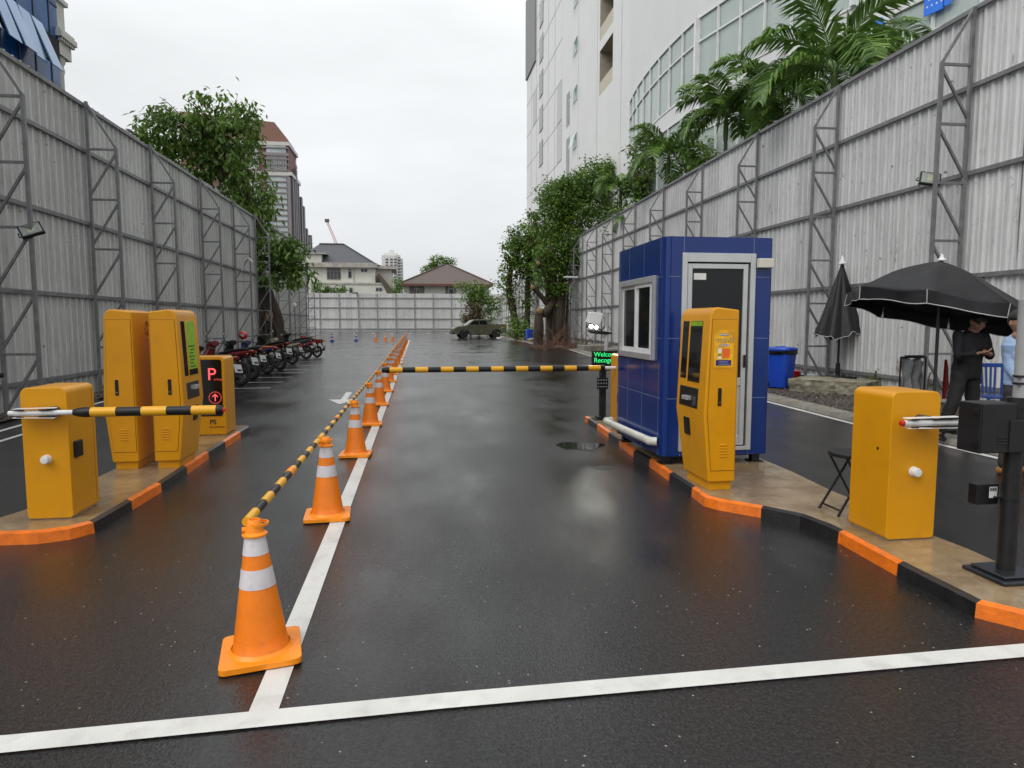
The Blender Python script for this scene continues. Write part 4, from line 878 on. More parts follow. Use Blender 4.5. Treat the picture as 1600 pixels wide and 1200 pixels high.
# greenery between the fence and the white building
for i, (u, v, X, rr, n_, lb) in enumerate([(985,320,11.7,(1.2,1.6,1.3),1500,'dark leafy shrub over the right fence left of the first palm'),(1010,250,12.3,(1.1,1.6,1.7),1300,'leafy tree with brown patches reaching behind the leftmost palm'),(1085,262,11.6,(.9,1.6,1.0),1100,'dense shrub top over the fence between two palms')]):
    c = onx(u, v, X); q0 = Vector((c.x, c.y, 0)); broadtree('hedge_tree', (c.x, c.y, 0), lb, [([q0, Vector((c.x,c.y,c.z-.5))], .15, .08)], [(c, rr, n_),(c-Vector((0,0,1.2)), rr, n_//2)], [LEAFD, LEAF, LEAFB] if i == 1 else [LEAFD, LEAF], .22, .12, 40+i, 'shrubs behind the right fence', wts=(5,4,2) if i == 1 else None)
# --- palms
def palm(u, v, X, sc, nf, label, seed, dead=0):
    c = onx(u, v, X); t = thing('palm_tree', (c.x, c.y, 0), label, 'palm tree', 'palms rising behind the right fence'); r_ = random.Random(seed)
    m = MB(); limb(m, [Vector((r_.uniform(-.3,.3),0,0)), Vector((.05,0,c.z*.5)), Vector((0,0,c.z-.25))], .10, .065, 12); m.build('trunk', PTRK, t, smooth=True)
    m = MB(); m.tube([(0,0,c.z-1.0),(0,0,c.z-.5),(0,0,c.z)], [.085,.09,.05], 12); m.build('crownshaft', mat('green shaft', (.10,.17,.035), .4), t, smooth=True)
    for k_ in range(nf):
        m = MB(); az = 2.4*k_+r_.uniform(-.3,.3); el = R(r_.uniform(5, 38)+50*(k_/nf)**1.3); L = sc*r_.uniform(.85,1.12)
        h = Vector((math.cos(az), math.sin(az), 0)); p = Vector((0,0,c.z-.15)); d = h*math.cos(el)+Vector((0,0,math.sin(el))); pts = [p.copy()]; n_ = 27
        for i in range(n_):
            d = (d+Vector((0,0,-1))*(.028+.085*(i/n_))*(1.25-.4*k_/nf)).normalized(); p = p+d*L/n_; pts.append(p.copy())
        m.tube(pts, [.020*(1-.85*i/n_) for i in range(n_+1)], 5)
        for i in range(3, n_+1):
            for q in range(2):
                fr = (i+q*.5)/n_
                if fr > 1.01: continue
                base = pts[min(i, n_)]*(1-.0); tan = (pts[min(i,n_)]-pts[i-1]).normalized(); side = tan.cross(Vector((0,0,1))).normalized()
                ll = sc*.40*(math.sin(min(1,fr)*2.6+.25)*.75+.28)*r_.uniform(.85,1.1)
                for s_ in (-1,1):
                    dd = (side*s_*r_.uniform(.75,1)+tan*r_.uniform(.55,.85)+Vector((0,0,r_.uniform(.0,.4)))).normalized(); nv = Vector((0,0,1)).cross(dd).normalized()
                    w_ = .034*sc/2; a0 = base+tan*q*L/n_*.5; a1 = a0+dd*ll*.5; d2 = (dd+Vector((0,0,-r_.uniform(.55,1.1)))).normalized(); a2 = a1+d2*ll*.5; nv2 = tan
                    wv = nv*0+tan*w_
                    m.add([a0-wv*.4, a0+wv*.4, a1-wv*1.1, a1+wv*1.1, a2], [(0,1,3,2),(2,3,4)])
        m.build('frond', LEAFP, t, fix=False)
    return t
palm(1045,238,11.0,2.0,15,'leftmost palm with upright fan of fronds left above the fence', 1)
palm(1135,175,11.2,2.2,15,'palm with a bare green stem and hanging fronds above the booth', 2)
palm(1205,132,11.9,2.1,11,'tallest middle palm crowded behind its neighbours', 3)
palm(1305,105,11.3,2.6,14,'rightmost palm arching fronds across the green glass wall', 4)
palm(1225,190,11.0,1.3,9,'short dark palm just behind the fence top in the middle', 5)
palm(970,290,11.3,1.7,14,'small palm with broad drooping fronds left of the leftmost tall palm', 6)
palm(985,345,10.95,1.2,12,'lowest palm peeping over the fence beside the leafy trees', 7)

# ------------------------------------------------------------------ white building on the right
BW = mat('white facade panel', (.66,.665,.66), .5, 0, .04, .4, dirt=.05); BW2 = mat('pale grey panel', (.50,.50,.50), .55, 0, .04, .4); SEAM = mat('panel shadow gap', (.30,.30,.30), .7); DARKW = mat('dark window', (.05,.055,.055), .1)
BEI = mat('beige recess', (.36,.32,.25), .6); CURT = mat('white curtain', (.84,.85,.84), .8, 0, .14, 2.2, stretch=(6,6,.15)); GRG = mat('green tinted glass', (.33,.43,.38), .1, 0, .12, .6, spec=.8)
def glasspane():
    m, n, k, b = nodes('facade glazing'); tr = n.new('ShaderNodeBsdfTransparent'); tr.inputs[0].default_value = (.93,.97,.95,1)
    gl = n.new('ShaderNodeBsdfGlossy'); gl.inputs['Roughness'].default_value = .04; gl.inputs[0].default_value = (.85,.92,.9,1); fr = n.new('ShaderNodeFresnel'); fr.inputs[0].default_value = 1.3
    mxx = n.new('ShaderNodeMixShader'); k.new(mth(n, k, 'ADD', fr.outputs[0], .04), mxx.inputs[0]); df = n.new('ShaderNodeBsdfDiffuse'); df.inputs[0].default_value = (.62,.70,.67,1); md = n.new('ShaderNodeMixShader'); md.inputs[0].default_value = .38; k.new(tr.outputs[0], md.inputs[1]); k.new(df.outputs[0], md.inputs[2]); k.new(md.outputs[0], mxx.inputs[1]); k.new(gl.outputs[0], mxx.inputs[2]); k.new(mxx.outputs[0], n['Material Output'].inputs[0]); return m  # diffuse share paints a pale veil over the panes, like a reflection
FGL = glasspane()
bt = thing('white_building', (13.5, 40, 0), 'tall white building with a curved band of curtained windows beyond the right fence', 'building'); o0 = Vector((13.5,40,0))
FX = 13.5; top = 46
def holewall(m, X, y0, y1, z0, z1, holes):
    ys = sorted({y0, y1, *[h[0] for h in holes], *[h[1] for h in holes]}); zs = sorted({z0, z1, *[h[2] for h in holes], *[h[3] for h in holes]})
    for i in range(len(ys)-1):
        for j in range(len(zs)-1):
            cy, cz = (ys[i]+ys[i+1])/2, (zs[j]+zs[j+1])/2
            if any(h[0] < cy < h[1] and h[2] < cz < h[3] for h in holes): continue
            m.add([(X,ys[i],zs[j]),(X,ys[i+1],zs[j]),(X,ys[i+1],zs[j+1]),(X,ys[i],zs[j+1])], [(0,1,2,3)])
def fpt(u, v, X=FX): p = onx(u, v, X); return p.y, p.z
ya, _ = fpt(958, 51); yb, _ = fpt(937, 100); FL = 3.86; zb = 18.0
holes = []; big = [(ya, yb, zb+FL*k_, zb+3.15+FL*k_) for k_ in range(0, 6)]
y3, _ = fpt(890.5, 170); y4, _ = fpt(885, 170); slots = [(y3, y4, zz, zz+2.9) for zz in [11.2+3.86*k_-0.2 for k_ in range(0, 3)]]
y5, _ = fpt(902, 80); y6, _ = fpt(897, 80)
ywall0, _ = fpt(985, 200); ywall1, _ = fpt(878, 200)
holes = big+slots
m = MB(); holewall(m, 0, ywall0-40-4, ywall1-40, 0, top, [(a-40, b_-40, c, d) for a, b_, c, d in holes])
m.add([(0,ywall1-40,0),(1.0,ywall1-40+1.0,0),(1.0,ywall1-40+1.0,top),(0,ywall1-40,top)], [(0,1,2,3)])
yl, _ = fpt(823, 300, 14.5)
yl -= 0
holes2 = []
m.add([(1.0,ywall1-39,0),(1.0,yl-40,0),(1.0,yl-40,top-4),(1.0,ywall1-39,top)], [(0,1,2,3)]); m.add([(1.0,yl-40,0),(20,yl-40,0),(20,yl-40,top-4),(1.0,yl-40,top-4)], [(0,1,2,3)])
m.add([(0,ywall0-44,top),(0,ywall1-40,top),(20,ywall1-40,top),(20,ywall0-44,top)], [(0,1,2,3)])
wl = m.build('wall', BW, bt, fix=False)
for a, b_, c, d in big:
    m = MB(); a -= 40; b_ -= 40; q = 1.6
    m.add([(0,a,c),(0,b_,c),(q,b_,c),(q,a,c),(0,a,d),(0,b_,d),(q,b_,d),(q,a,d)], [(3,2,6,7),(0,3,7,4),(1,5,6,2),(4,7,6,5),(0,1,2,3)]); w_ = m.build('balcony_recess', BEI, bt, fix=False)
    m = MB(); m.box(.02,a,c,.10,b_,c+.95); m.build('parapet', mat('cream parapet', (.5,.46,.36), .6), w_)
for a, b_, c, d in slots:
    m = MB(); a -= 40; b_ -= 40; m.box(.25,a,c,.3,b_,d); w_ = m.build('slot_window', GRG, bt); m = MB(); m.box(.22,a,c,.25,b_,c+1.1); m.build('sill_panel', BEI, w_)
for k_ in range(6):
    m = MB(); zc = 12.3+3.86*k_; m.box(-.04,y5-40-.1,zc,.05,y6-40+.1,zc+1.2); f_ = m.build('vent_window', GRG, bt); m = MB(); m.add([(-.05,y5-40-.1,zc+1.2),(-.05,y6-40+.1,zc+1.2),(-.45,y6-40+.1,zc+.15),(-.45,y5-40-.1,zc+.15)], [(0,1,2,3)]); m.build('open_pane', FGL, f_, fix=False)
# left block: panel joints and windows
m = MB(); r_ = random.Random(8)
z = 6
while z < 44: m.box(.985,ywall1-39,z-.03,1.0,yl-40,z+.03); z += 3.86
for i in range(1, 7): y = ywall1-39+(yl-40-ywall1+39)*i/7; m.box(.985,y-.03,2,1.0,y+.03,42)
m.build('panel_joint', SEAM, bt)
for k_ in range(7):
    m = MB(); i = r_.randrange(7); y0 = ywall1-39+(yl-40-ywall1+39)*i/7; m.box(.97,y0+.1,6+3.86*(k_+.03),.995,y0+2.4,6+3.86*(k_+.97)); m.build('grey_panel', BW2, bt)
for k_ in range(5):
    ya_, zA = fpt(849, 50+0*k_, 14.5); yb_, _ = fpt(843.5, 50, 14.5); m = MB(); zz = 19.6+k_*3.86; m.box(.95,ya_-40,zz,.99,yb_-40,zz+2.6); w_ = m.build('window', DARKW, bt); m = MB(); m.box(.93,ya_-40-.05,zz-.08,.95,yb_-40+.05,zz); m.build('sill', SEAM, w_)
m = MB(); yq, _ = fpt(838, 50, 14.5); m.box(.82,yq-40,onx(824,122,14.4).z,.995,yl-40+.05,42); m.build('cladding_box', mat('grey cladding', (.22,.22,.22), .6), bt)
m = MB()
for k_ in range(3): y = 44.5-40+k_*6; m.box(-.012,y-.012,2,0,y+.012,top)
m.build('joint', SEAM, bt)
# curved wing
path = [Vector(p) for p in ((13.5,42.6),(13.15,41.4),(12.95,40.2),(12.75,38.8),(12.62,37.4),(12.52,36),(12.46,34.5),(12.45,33),(12.50,31.5),(12.6,30))]
s_ = .224; path += [Vector((12.6+s_*(30-y), y)) for y in (28.6,27.2,25.8,24.4,23.0,21.6,20.2,18.8,17.4,16.0,14.6,13.2)]
path = [p-Vector((13.5,40)) for p in path]
def wall_band(m, z0, z1, off=0, mi=None):
    n = len(path); P2 = []
    for i, p in enumerate(path):
        d = (path[min(i+1,n-1)]-path[max(i-1,0)]).normalized(); P2.append(p+Vector((-d.y, d.x))*off*-1)
    m.add([(*p, z0) for p in P2]+[(*p, z1) for p in P2], [(i,i+1,n+i+1,n+i) for i in range(n-1)], mi)
    return P2
lv = [4.15+3.9*k_ for k_ in range(0, 3)]; WH = 3.05
m = MB(); z = 0
for zb_ in lv: wall_band(m, z, zb_); z = zb_+WH
wall_band(m, z, 30)
for a, b_ in zip(lv, [x+WH for x in lv]): pass
m.build('curved_wall', BW, bt, fix=False)
for zb_ in lv:
    m = MB(); P2 = wall_band(m, zb_, zb_+WH, -.04); gl_ = m.build('window_glass', FGL, bt, fix=False)
    m = MB(); n_ = len(path)
    for i, p in enumerate(path):
        w_ = .20 if i in (9, 15) else .05
        m.bar((p.x,p.y,zb_),(p.x,p.y,zb_+WH), w_, .10 if w_ < .1 else .3)
        if i < n_-1:
            q = path[i+1]
            for zz in (zb_, zb_+WH*.66, zb_+WH): m.bar((p.x,p.y,zz),(q.x,q.y,zz),.07,.07)
    m.build('mullions', WHT, gl_)
    m = MB(); r_ = random.Random(int(zb_)); 
    for i in range(n_-1):
        p, q = path[i], path[i+1]; d = (q-p); nn = Vector((-d.y, d.x)).normalized()*-.0; o_ = Vector((d.y, -d.x)).normalized()
        if o_.x < 0: o_ = -o_
        K_ = 26; f0 = r_.uniform(0,.04); f1 = r_.uniform(.93,1); vs = []
        for j in range(K_+1):
            f = f0+(f1-f0)*j/K_; e = p+d*f+o_*(.10+.045*math.sin(j*1.9)+.02*math.sin(j*.7)); vs += [(e.x,e.y,zb_+.05),(e.x,e.y,zb_+WH-.05)]
        m.add(vs, [(2*j,2*j+2,2*j+3,2*j+1) for j in range(K_)])
    m.build('curtains', CURT, gl_, fix=False)
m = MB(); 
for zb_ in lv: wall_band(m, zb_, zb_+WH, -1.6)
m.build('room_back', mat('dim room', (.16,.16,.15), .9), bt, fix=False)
m = MB()
for zb_ in lv:
    a = wall_band(MB(), 0, 1, 0); b2 = wall_band(MB(), 0, 1, -1.6); n = len(a)
    m.add([(*p, zb_) for p in a]+[(*p, zb_) for p in b2], [(i,i+1,n+i+1,n+i) for i in range(n-1)]); m.add([(*p, zb_+WH) for p in a]+[(*p, zb_+WH) for p in b2], [(i,i+1,n+i+1,n+i) for i in range(n-1)])
m.build('floor_slab', BW2, bt, fix=False)
# signs behind the glass
SB = mat('sign blue', (.02,.16,.70), .4, emit=.12)
def facing(u, v, i0):
    # point on straight part of the wing for pixel column u
    r = ray(u, v); # X=12.6+.224*(30-Y)
    t_ = (12.6+.224*30)/(r[0]+.224*r[1]); return Vector((r[0]*t_, r[1]*t_, HC+r[2]*t_))
ang = math.atan2(-1, s_)   # direction of travel toward the camera
def wsign(u0, u1, vt, vb, label, mt, words):
    a, b_ = facing(u0, vb, 0), facing(u1, vb, 0); tp = facing(u0, vt, 0); d = Vector((b_.x-a.x, b_.y-a.y, 0)); L = d.length; h = tp.z-a.z
    t = thing('window_sign', (a.x-.10, a.y, a.z), label, 'sign', None, math.atan2(d.y, d.x)); m = MB(); m.box(0,-.03,0,L,.0,h); bd = m.build('board', mt, t)
    for tx, sz, x, z, mm_ in words: text(tx, sz, mm_, bd, (x*L,-.034,z*h), (math.pi/2,0,0), bold=.01)
    return t, bd, L, h
wsign(1449,1478,-30,27,'blue hanging sign with white letters behind the green glass at top right', SB, [('LA', .85, .12, .38, WHT), ('. . . . .', .3, .12, .2, WHT)])
wsign(1481,1491,-30,10,'narrow blue sign right of the lettered blue one at the top', SB, [])
t, bd, L, h = wsign(1364,1392,30,92,'white poster with a blue disc seen through the rightmost palm fronds', WHT, [])
m = MB(); m.lathe([(0,-.045),(L*.3,-.045),(L*.3,-.03),(0,-.03)], (L*.45,0,h*.75), 20, 'y', cap=False); m.build('disc', SB, bd)

# ------------------------------------------------------------------ blue glass building on the left
LX = -13.0
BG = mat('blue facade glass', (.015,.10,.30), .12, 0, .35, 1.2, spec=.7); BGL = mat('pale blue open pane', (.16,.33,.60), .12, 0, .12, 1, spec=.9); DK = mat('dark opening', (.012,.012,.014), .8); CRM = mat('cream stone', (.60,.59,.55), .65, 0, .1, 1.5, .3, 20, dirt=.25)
yE = onx(78, 60, LX).y; t = thing('blue_glass_building', (LX, yE, 0), 'blue glass building with tilted open panes and a cream classical column', 'building')
m = MB(); m.box(-12, -26, 0, 0, .6, 26); m.build('glass_wall', BG, t)
m = MB(); zs = [7.6+1.85*k_ for k_ in range(9)]
for z in zs: m.box(0,-26,z-.03,.03,.6,z+.03)
for k_ in range(24): m.box(0,-k_*1.05-.03,6,.028,-k_*1.05+.03,24)
m.build('mullions', mat('dark blue frame', (.006,.02,.055), .4), t)
z1 = onx(75, 75, LX).z; 
for k_ in range(7):
    y1 = -.70-k_*.80-(.35 if k_ > 3 else 0); y0 = y1-.70; zt, zb_ = 12.05, 10.45; o_ = [.62,.50,.60,.55,.58,.5,.6][k_]
    m = MB(); m.add([(.06,y0,zt),(.06,y1,zt),(.06+o_,y1,zb_),(.06+o_,y0,zb_),(.10,y0,zt),(.10,y1,zt),(.10+o_,y1,zb_),(.10+o_,y0,zb_)], [(0,1,2,3),(4,7,6,5),(0,4,5,1),(1,5,6,2),(2,6,7,3),(3,7,4,0)]); m.build('open_pane', BGL, t)
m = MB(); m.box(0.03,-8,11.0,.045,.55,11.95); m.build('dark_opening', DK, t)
# column with capital
m = MB(); cy = 1.05; m.lathe([(.42,0),(.42,10.9),(.46,11.0),(.46,11.1),(.43,11.15),(.43,11.25),(.50,11.35),(.50,11.5)], (.0,cy,0), 24)
m.box(-.6,cy-.55,11.5,.58,cy+.55,12.1); m.box(-.8,cy-.75,12.1,.78,cy+.75,12.3); m.box(-.72,cy-.68,12.3,.70,cy+.68,12.42)
for k_ in range(7): m.box(.58,cy-.6+k_*.19,11.98,.72,cy-.5+k_*.19,12.1)
m.box(-.5,cy-.45,12.42,.40,cy+.45,13.5); m.box(-.62,cy-.58,13.5,.54,cy+.58,13.66); m.box(-.45,cy-.40,13.66,.34,cy+.40,18); m.box(-3,cy-.3,0,-.1,cy+.3,26)
m.v = [(x*.80-.42, (y-cy)*.80+1.02, z) for x, y, z in m.v]; m.build('column', CRM, t, smooth=True, ang=30)

# ------------------------------------------------------------------ distant buildings
def fbox(m, u0, u1, vt, vb, Y, dep, mi=None): a, b_ = aty(u0, vb, Y), aty(u1, vt, Y); m.box(a.x, Y, max(a.z, 0) if vb > 503 else a.z, b_.x, Y+dep, b_.z, mi); return a, b_
# red-brown tower
TY = 420; p1 = aty(450, 200, TY); t = thing('apartment_tower', (p1.x, TY, 0), 'tall red-brown apartment tower with grey glazed floors behind the leaning tree', 'building')
TB = mat('tower red brick', (.19,.085,.08), .7, 0, .1, .05); TG = mat('tower grey band', (.23,.20,.20), .5, 0, .1, .1); TW = mat('tower pale glass', (.42,.46,.47), .3, 0, .25, .12); TO = mat('tower orange top', (.22,.105,.075), .6)
Ht = aty(445, 222, TY).z; Hc = aty(445, 190, TY).z; W_ = 60
m = MB(); m.box(-W_, .5, 0, -.5, 29, Ht); m.box(-W_, 29, 0, -.5, 47, Ht*.74); m.box(-W_, 47, 0, -.5, 74, Ht*.585); m.build('core', TB, t)
m = MB(); nf = int(Ht/3.2)
for k_ in range(nf):
    z = k_*3.2
    for a, b_ in ((-12.5,-1.6),(-24,-17),(-38,-30)): m.box(a, -.3, z+.7, b_, .6, z+2.9)
m.build('windows', TW, t)
m = MB()
for k_ in range(nf):
    z = k_*3.2
    for a, b_ in ((-15,-.2),(-26.3,-17.7),(-40.3,-29.7)): m.box(a, -.8, z-.2, b_, .6, z+.6)
m.box(-1.2,-.9,0,.5,1.0,Ht-20); m.build('floor_bands', TG, t)
m = MB()
for (y0, y1, hh) in ((2,6,Ht-20),(9,12,Ht-20),(14,18,Ht-12),(21,24,Ht-20),(31,36,Ht*.76),(40,45,Ht*.72),(50,56,Ht*.60),(60,66,Ht*.56),(69,73,Ht*.58)): m.box(-.5,y0,0,1.6,y1,hh)
m.build('side_bays', mat('tower dark bay', (.13,.12,.13), .5), t)
for (y0, y1, hh) in ((6.5,8.5,Ht-22),(12.5,13.8,Ht-22),(18.5,20.5,Ht-22),(24.5,27.5,Ht-4),(36.5,39.5,Ht*.72),(56.5,59.5,Ht*.56)):
    m = MB(); m.box(-.5,y0,0,-.2,y1,hh)
    for k_ in range(int(hh/3.2)): m.box(-.4,y0+.05,k_*3.2+.6,.3,y1-.05,k_*3.2+2.6)
    m.build('window_column', TW, t)
m = MB(); m.box(-W_,-.5,Ht-19,1.5,31,Ht-17); m.box(-W_,-.5,Ht-2,.5,30,Ht); m.build('cornice', mat('tower pale cornice', (.55,.54,.5), .5), t)
m = MB(); m.prism([(-W_,Ht-.5),(-4,Ht-.5),(-1,Ht-.5),(-1,Hc-9),(-8,Hc),(-W_,Hc+4)], 'y', 2, 26); m.build('crown', TO, t)
m = MB()
for k_ in range(9): m.box(-12+k_*1.3,-.9,Ht-16.8,-11.6+k_*1.3,-.5,Ht-8)
m.box(-14,-1,Ht-8,0,-.4,Ht-7); m.build('balcony_rail', TG, t)
# left house
HY = 140; t = thing('white_house', (*aty(480,500,HY).xy, 0), 'large white house with a dark grey hipped roof behind the far fence', 'house'); b0 = Vector((*aty(480,500,HY).xy, 0))
Hp = lambda u, v, Y=HY: aty(u, v, Y)-b0
HW = mat('house white', (.62,.61,.54), .7, 0, .08, .3, dirt=.12); HE = mat('weathered eaves', (.40,.38,.34), .7, 0, .25, .8, dirt=.5); RG = tilemat('dark grey tiles', (.045,.047,.052), (.11,.115,.125)); RB = tilemat('brown tiles', (.075,.056,.05), (.135,.105,.094)); FRM = mat('brown frames', (.12,.05,.035), .5)
def slab(m, u0, u1, vt, vb, Y, dep): a = Hp(u0, vb, Y); b_ = Hp(u1, vt, Y); m.box(a.x, Y-HY, a.z, b_.x, Y-HY+dep, b_.z)
m = MB(); slab(m, 484, 586, 414, 520, HY, 12); slab(m, 586, 611, 419, 520, HY+2.5, 9); slab(m, 484, 604, 444, 520, HY-1.2, 3); m.build('wall', HW, t)
m = MB(); slab(m, 482, 589, 411, 417, HY-1, 14); slab(m, 588, 618, 415.5, 420, HY+1.4, 12); m.build('eaves', HE, t)
m = MB(); slab(m, 484, 604.3, 442, 444, HY-1.35, 3); m.build('string_course', HE, t)
e0, e1 = Hp(478,411,HY-1), Hp(586,411,HY-1); r0, r1 = Hp(499,381.5,HY+5.5), Hp(537,381.5,HY+5.5); zr = r0.z
m = MB(); m.add([(e0.x-3,-1,e0.z),(e1.x,-1,e0.z),(e1.x+1,13,e0.z),(e0.x-3,13,e0.z),(r0.x,5.5,zr),(r1.x,5.5,zr)], [(0,1,5,4),(1,2,5),(2,3,4,5),(3,0,4),(0,3,2,1)])
e2, e3 = Hp(586,415,HY+1.4), Hp(597,414.8,HY+1.4); m.add([(e1.x-3,1.6,e2.z+1.2),(e1.x+1.5,1.5,e2.z-.05),(e1.x+1.5,13,e2.z),(e1.x-3,13,e2.z+1.2)], [(0,1,2,3)]); rf_ = m.build('roof', RG, t)
m = MB(); m.tube([(r0.x,5.5,zr+.08),(r1.x,5.5,zr+.08)], .16, 8); m.tube([(r1.x,5.5,zr+.08),(e1.x,-1,e0.z+.08)], .14, 8); m.build('ridge_cap', mat('dark ridge', (.05,.05,.055), .6), rf_, smooth=True)
m = MB(); a = Hp(487,410.5,HY-1); b_ = Hp(502,397,HY-1); m.box(a.x-1.5,-.9,a.z,b_.x,3,b_.z); dm = m.build('dormer', HW, t); m = MB(); m.add([(a.x-2,-1.3,b_.z),(b_.x+1,-1.3,b_.z),(b_.x+1,4,b_.z+.1),(a.x-2,4,b_.z+.1),(a.x-2,-1.3,b_.z+.25),(b_.x+1,-1.3,b_.z+.25),(b_.x+1,4,b_.z+.3),(a.x-2,4,b_.z+.3)], [(0,1,2,3),(4,5,6,7),(0,1,5,4),(1,2,6,5)]); m.build('roof', HE, dm)
def win(par, u0, u1, vt, vb, Y, nx=2, hf=None, fr=FRM, Hq=None, Y0=HY):
    Hq = Hq or Hp; a = Hq(u0, vb, Y); b_ = Hq(u1, vt, Y); y = Y-Y0; w__ = b_.x-a.x; h = b_.z-a.z
    m = MB(); m.box(a.x, y-.08, a.z, b_.x, y+.02, b_.z); f_ = m.build('window', fr, par); m = MB()
    for i in range(nx): m.box(a.x+w__*(i+.08)/nx, y-.11, a.z+h*.06, a.x+w__*(i+.92)/nx, y-.08, b_.z-h*.28); m.box(a.x+w__*(i+.08)/nx, y-.11, b_.z-h*.22, a.x+w__*(i+.92)/nx, y-.08, b_.z-h*.05)
    m.build('pane', DARKW, f_)
win(t, 511, 532, 419, 437, HY-.02, 4, fr=mat('pale surround', (.3,.27,.25), .6)); win(t, 544, 549.5, 419.5, 435, HY-.02, 1, fr=ALU); win(t, 564, 574, 419.5, 425, HY-.02, 2, fr=ALU); win(t, 545.5, 551, 449, 458, HY-1.25, 1, fr=ALU); win(t, 587, 597, 449, 454.5, HY-1.25, 2, fr=ALU); win(t, 516, 524, 449, 457, HY-1.25, 2, fr=ALU)
m = MB(); p, q = Hp(553,444,HY-.1), Hp(553.8,412,HY-.1); m.tube([(p.x,-.15,0),(p.x,-.15,q.z)], .07, 6); m.build('downpipe', HE, t, smooth=True)
m = MB(); m.prism([(Hp(u,v,HY-1.2).x, Hp(u,v,HY-1.2).z) for u, v in ((589,428),(593,428),(620,460),(606,460),(596,442))], 'y', -1.5, 3); m.build('lean_to_roof', mat('lean-to brown', (.10,.07,.06), .7), t)
# right house
HY2 = 138; b2 = Vector((*aty(628,500,HY2).xy, 0)); Hq = lambda u, v, Y=HY2: aty(u, v, Y)-b2
t = thing('brown_roofed_house', b2, 'low white house with a wide brown tiled roof behind the far fence', 'house')
m = MB(); a, b_ = Hq(632,520), Hq(764,444); m.box(a.x,0,0,b_.x,14,b_.z); m.build('wall', HW, t)
e0, e1, ap = Hq(624,443,HY2-1.5), Hq(771,443,HY2-1.5), Hq(698.5,413.5,HY2+6)
m = MB(); m.add([(e0.x,-1.5,e0.z),(e1.x,-1.5,e0.z),(e1.x,14,e0.z),(e0.x,14,e0.z),(ap.x-.4,6,ap.z),(ap.x+.4,6,ap.z)], [(0,1,5,4),(1,2,5),(2,3,4,5),(3,0,4)]); rf_ = m.build('roof', RB, t)
m = MB(); m.box(e0.x,-1.6,e0.z-.45,e1.x,-1.45,e0.z+.02); m.add([(e0.x,-1.5,e0.z-.4),(e1.x,-1.5,e0.z-.4),(e1.x,14,e0.z-.4),(e0.x,14,e0.z-.4)], [(0,1,2,3)]); m.build('fascia', mat('red brown fascia', (.13,.055,.04), .5), rf_)
m = MB(); m.tube([(ap.x-.4,6,ap.z+.1),(e0.x,-1.5,e0.z+.1)], .14, 6); m.tube([(ap.x+.4,6,ap.z+.1),(e1.x,-1.5,e0.z+.1)], .14, 6); m.build('ridge_cap', mat('brown ridge', (.10,.06,.05), .6), rf_, smooth=True)
for (u0,u1) in ((640,663),(696,712)): 
    m = MB(); a, b_ = Hq(u0,470), Hq(u1,445.5); m.box(a.x,-.06,a.z,b_.x,.02,b_.z); m.build('shaded_panel', mat('grey louvre', (.20,.19,.18), .7), t)
win(t, 647, 655, 448, 462, HY2-.08, 2, fr=mat('cream frame', (.6,.55,.42), .5), Hq=Hq, Y0=HY2); win(t, 701, 709, 448, 462, HY2-.08, 1, fr=ALU, Hq=Hq, Y0=HY2); win(t, 744, 750, 447.5, 452, HY2-.08, 2, fr=ALU, Hq=Hq, Y0=HY2)
# white stepped tower
WY = 430; b3 = Vector((*aty(598,500,WY).xy, 0)); Hw = lambda u, v: aty(u, v, WY)-b3
t = thing('white_tower', b3, 'distant white stepped tower block with rows of dark balconies', 'building')
m = MB(); z_ = Hw(614,395).z
for (u0,u1,v,y0,dp) in ((598,618,399,0,26),(601,621,395,3,20),(618,625,397,6,24),(625,628.5,403,10,20),(610,615,389,6,6),(611,614,392,5,7)):
    a, b_ = Hw(u0,500), Hw(u1,v); m.box(a.x,y0,0,b_.x,y0+dp,b_.z)
m.build('wall', mat('tower white', (.66,.66,.64), .6), t)
m = MB()
for k_ in range(14):
    for u in (602.5, 609.5, 615.5): a = Hw(u,404+k_*4.6); m.box(a.x,-.2,a.z-1.0,a.x+1.6,.1,a.z)
    for u in (619.5, 622.5): a = Hw(u,401+k_*4.6); m.box(a.x,5.8,a.z-1.0,a.x+1.0,6.1,a.z)
    a = Hw(626,406+k_*4.6); m.box(a.x,9.8,a.z-1,a.x+1,10.1,a.z)
m.build('windows', mat('far dark window', (.10,.10,.10), .5), t)
m = MB()
for k_ in range(13): a, b_ = Hw(618,402.5+k_*4.6), Hw(629,402.5+k_*4.6); m.box(a.x,4.5,a.z-.7,b_.x,6.5,a.z)
m.build('balconies', mat('tower white', (.66,.66,.64), .6), t)
# crane
t = thing('tower_crane', (*aty(528,500,300).xy, 0), 'distant red and white crane jib leaning above the grey roof', 'crane'); b4 = t.location.copy()
p, q = aty(527,384,300)-b4, aty(511,346,300)-b4; m = MB(); d = q-p
for s_ in (-.5,.5): m.bar(p+Vector((s_,0,0)), q+Vector((s_*.6,0,0)), .22)
for k_ in range(12): a, c = p+d*k_/12, p+d*(k_+1)/12; s1 = 1 if k_ % 2 else -1; m.bar(a+Vector((.5*s1,0,0)), c-Vector((.45*s1,0,0)), .16)
m.build('jib', mat('crane red', (.5,.22,.19), .5), t)
m = MB(); m.bar((p.x,0,0), p, 1.2); m.build('mast', mat('crane grey', (.3,.3,.3), .5), t); m = MB(); a = q; m.box(a.x-.9,-.5,a.z-.3,a.x+.9,.5,a.z+1.0); m.build('jib_head', mat('crane dark', (.1,.1,.1), .5), t)
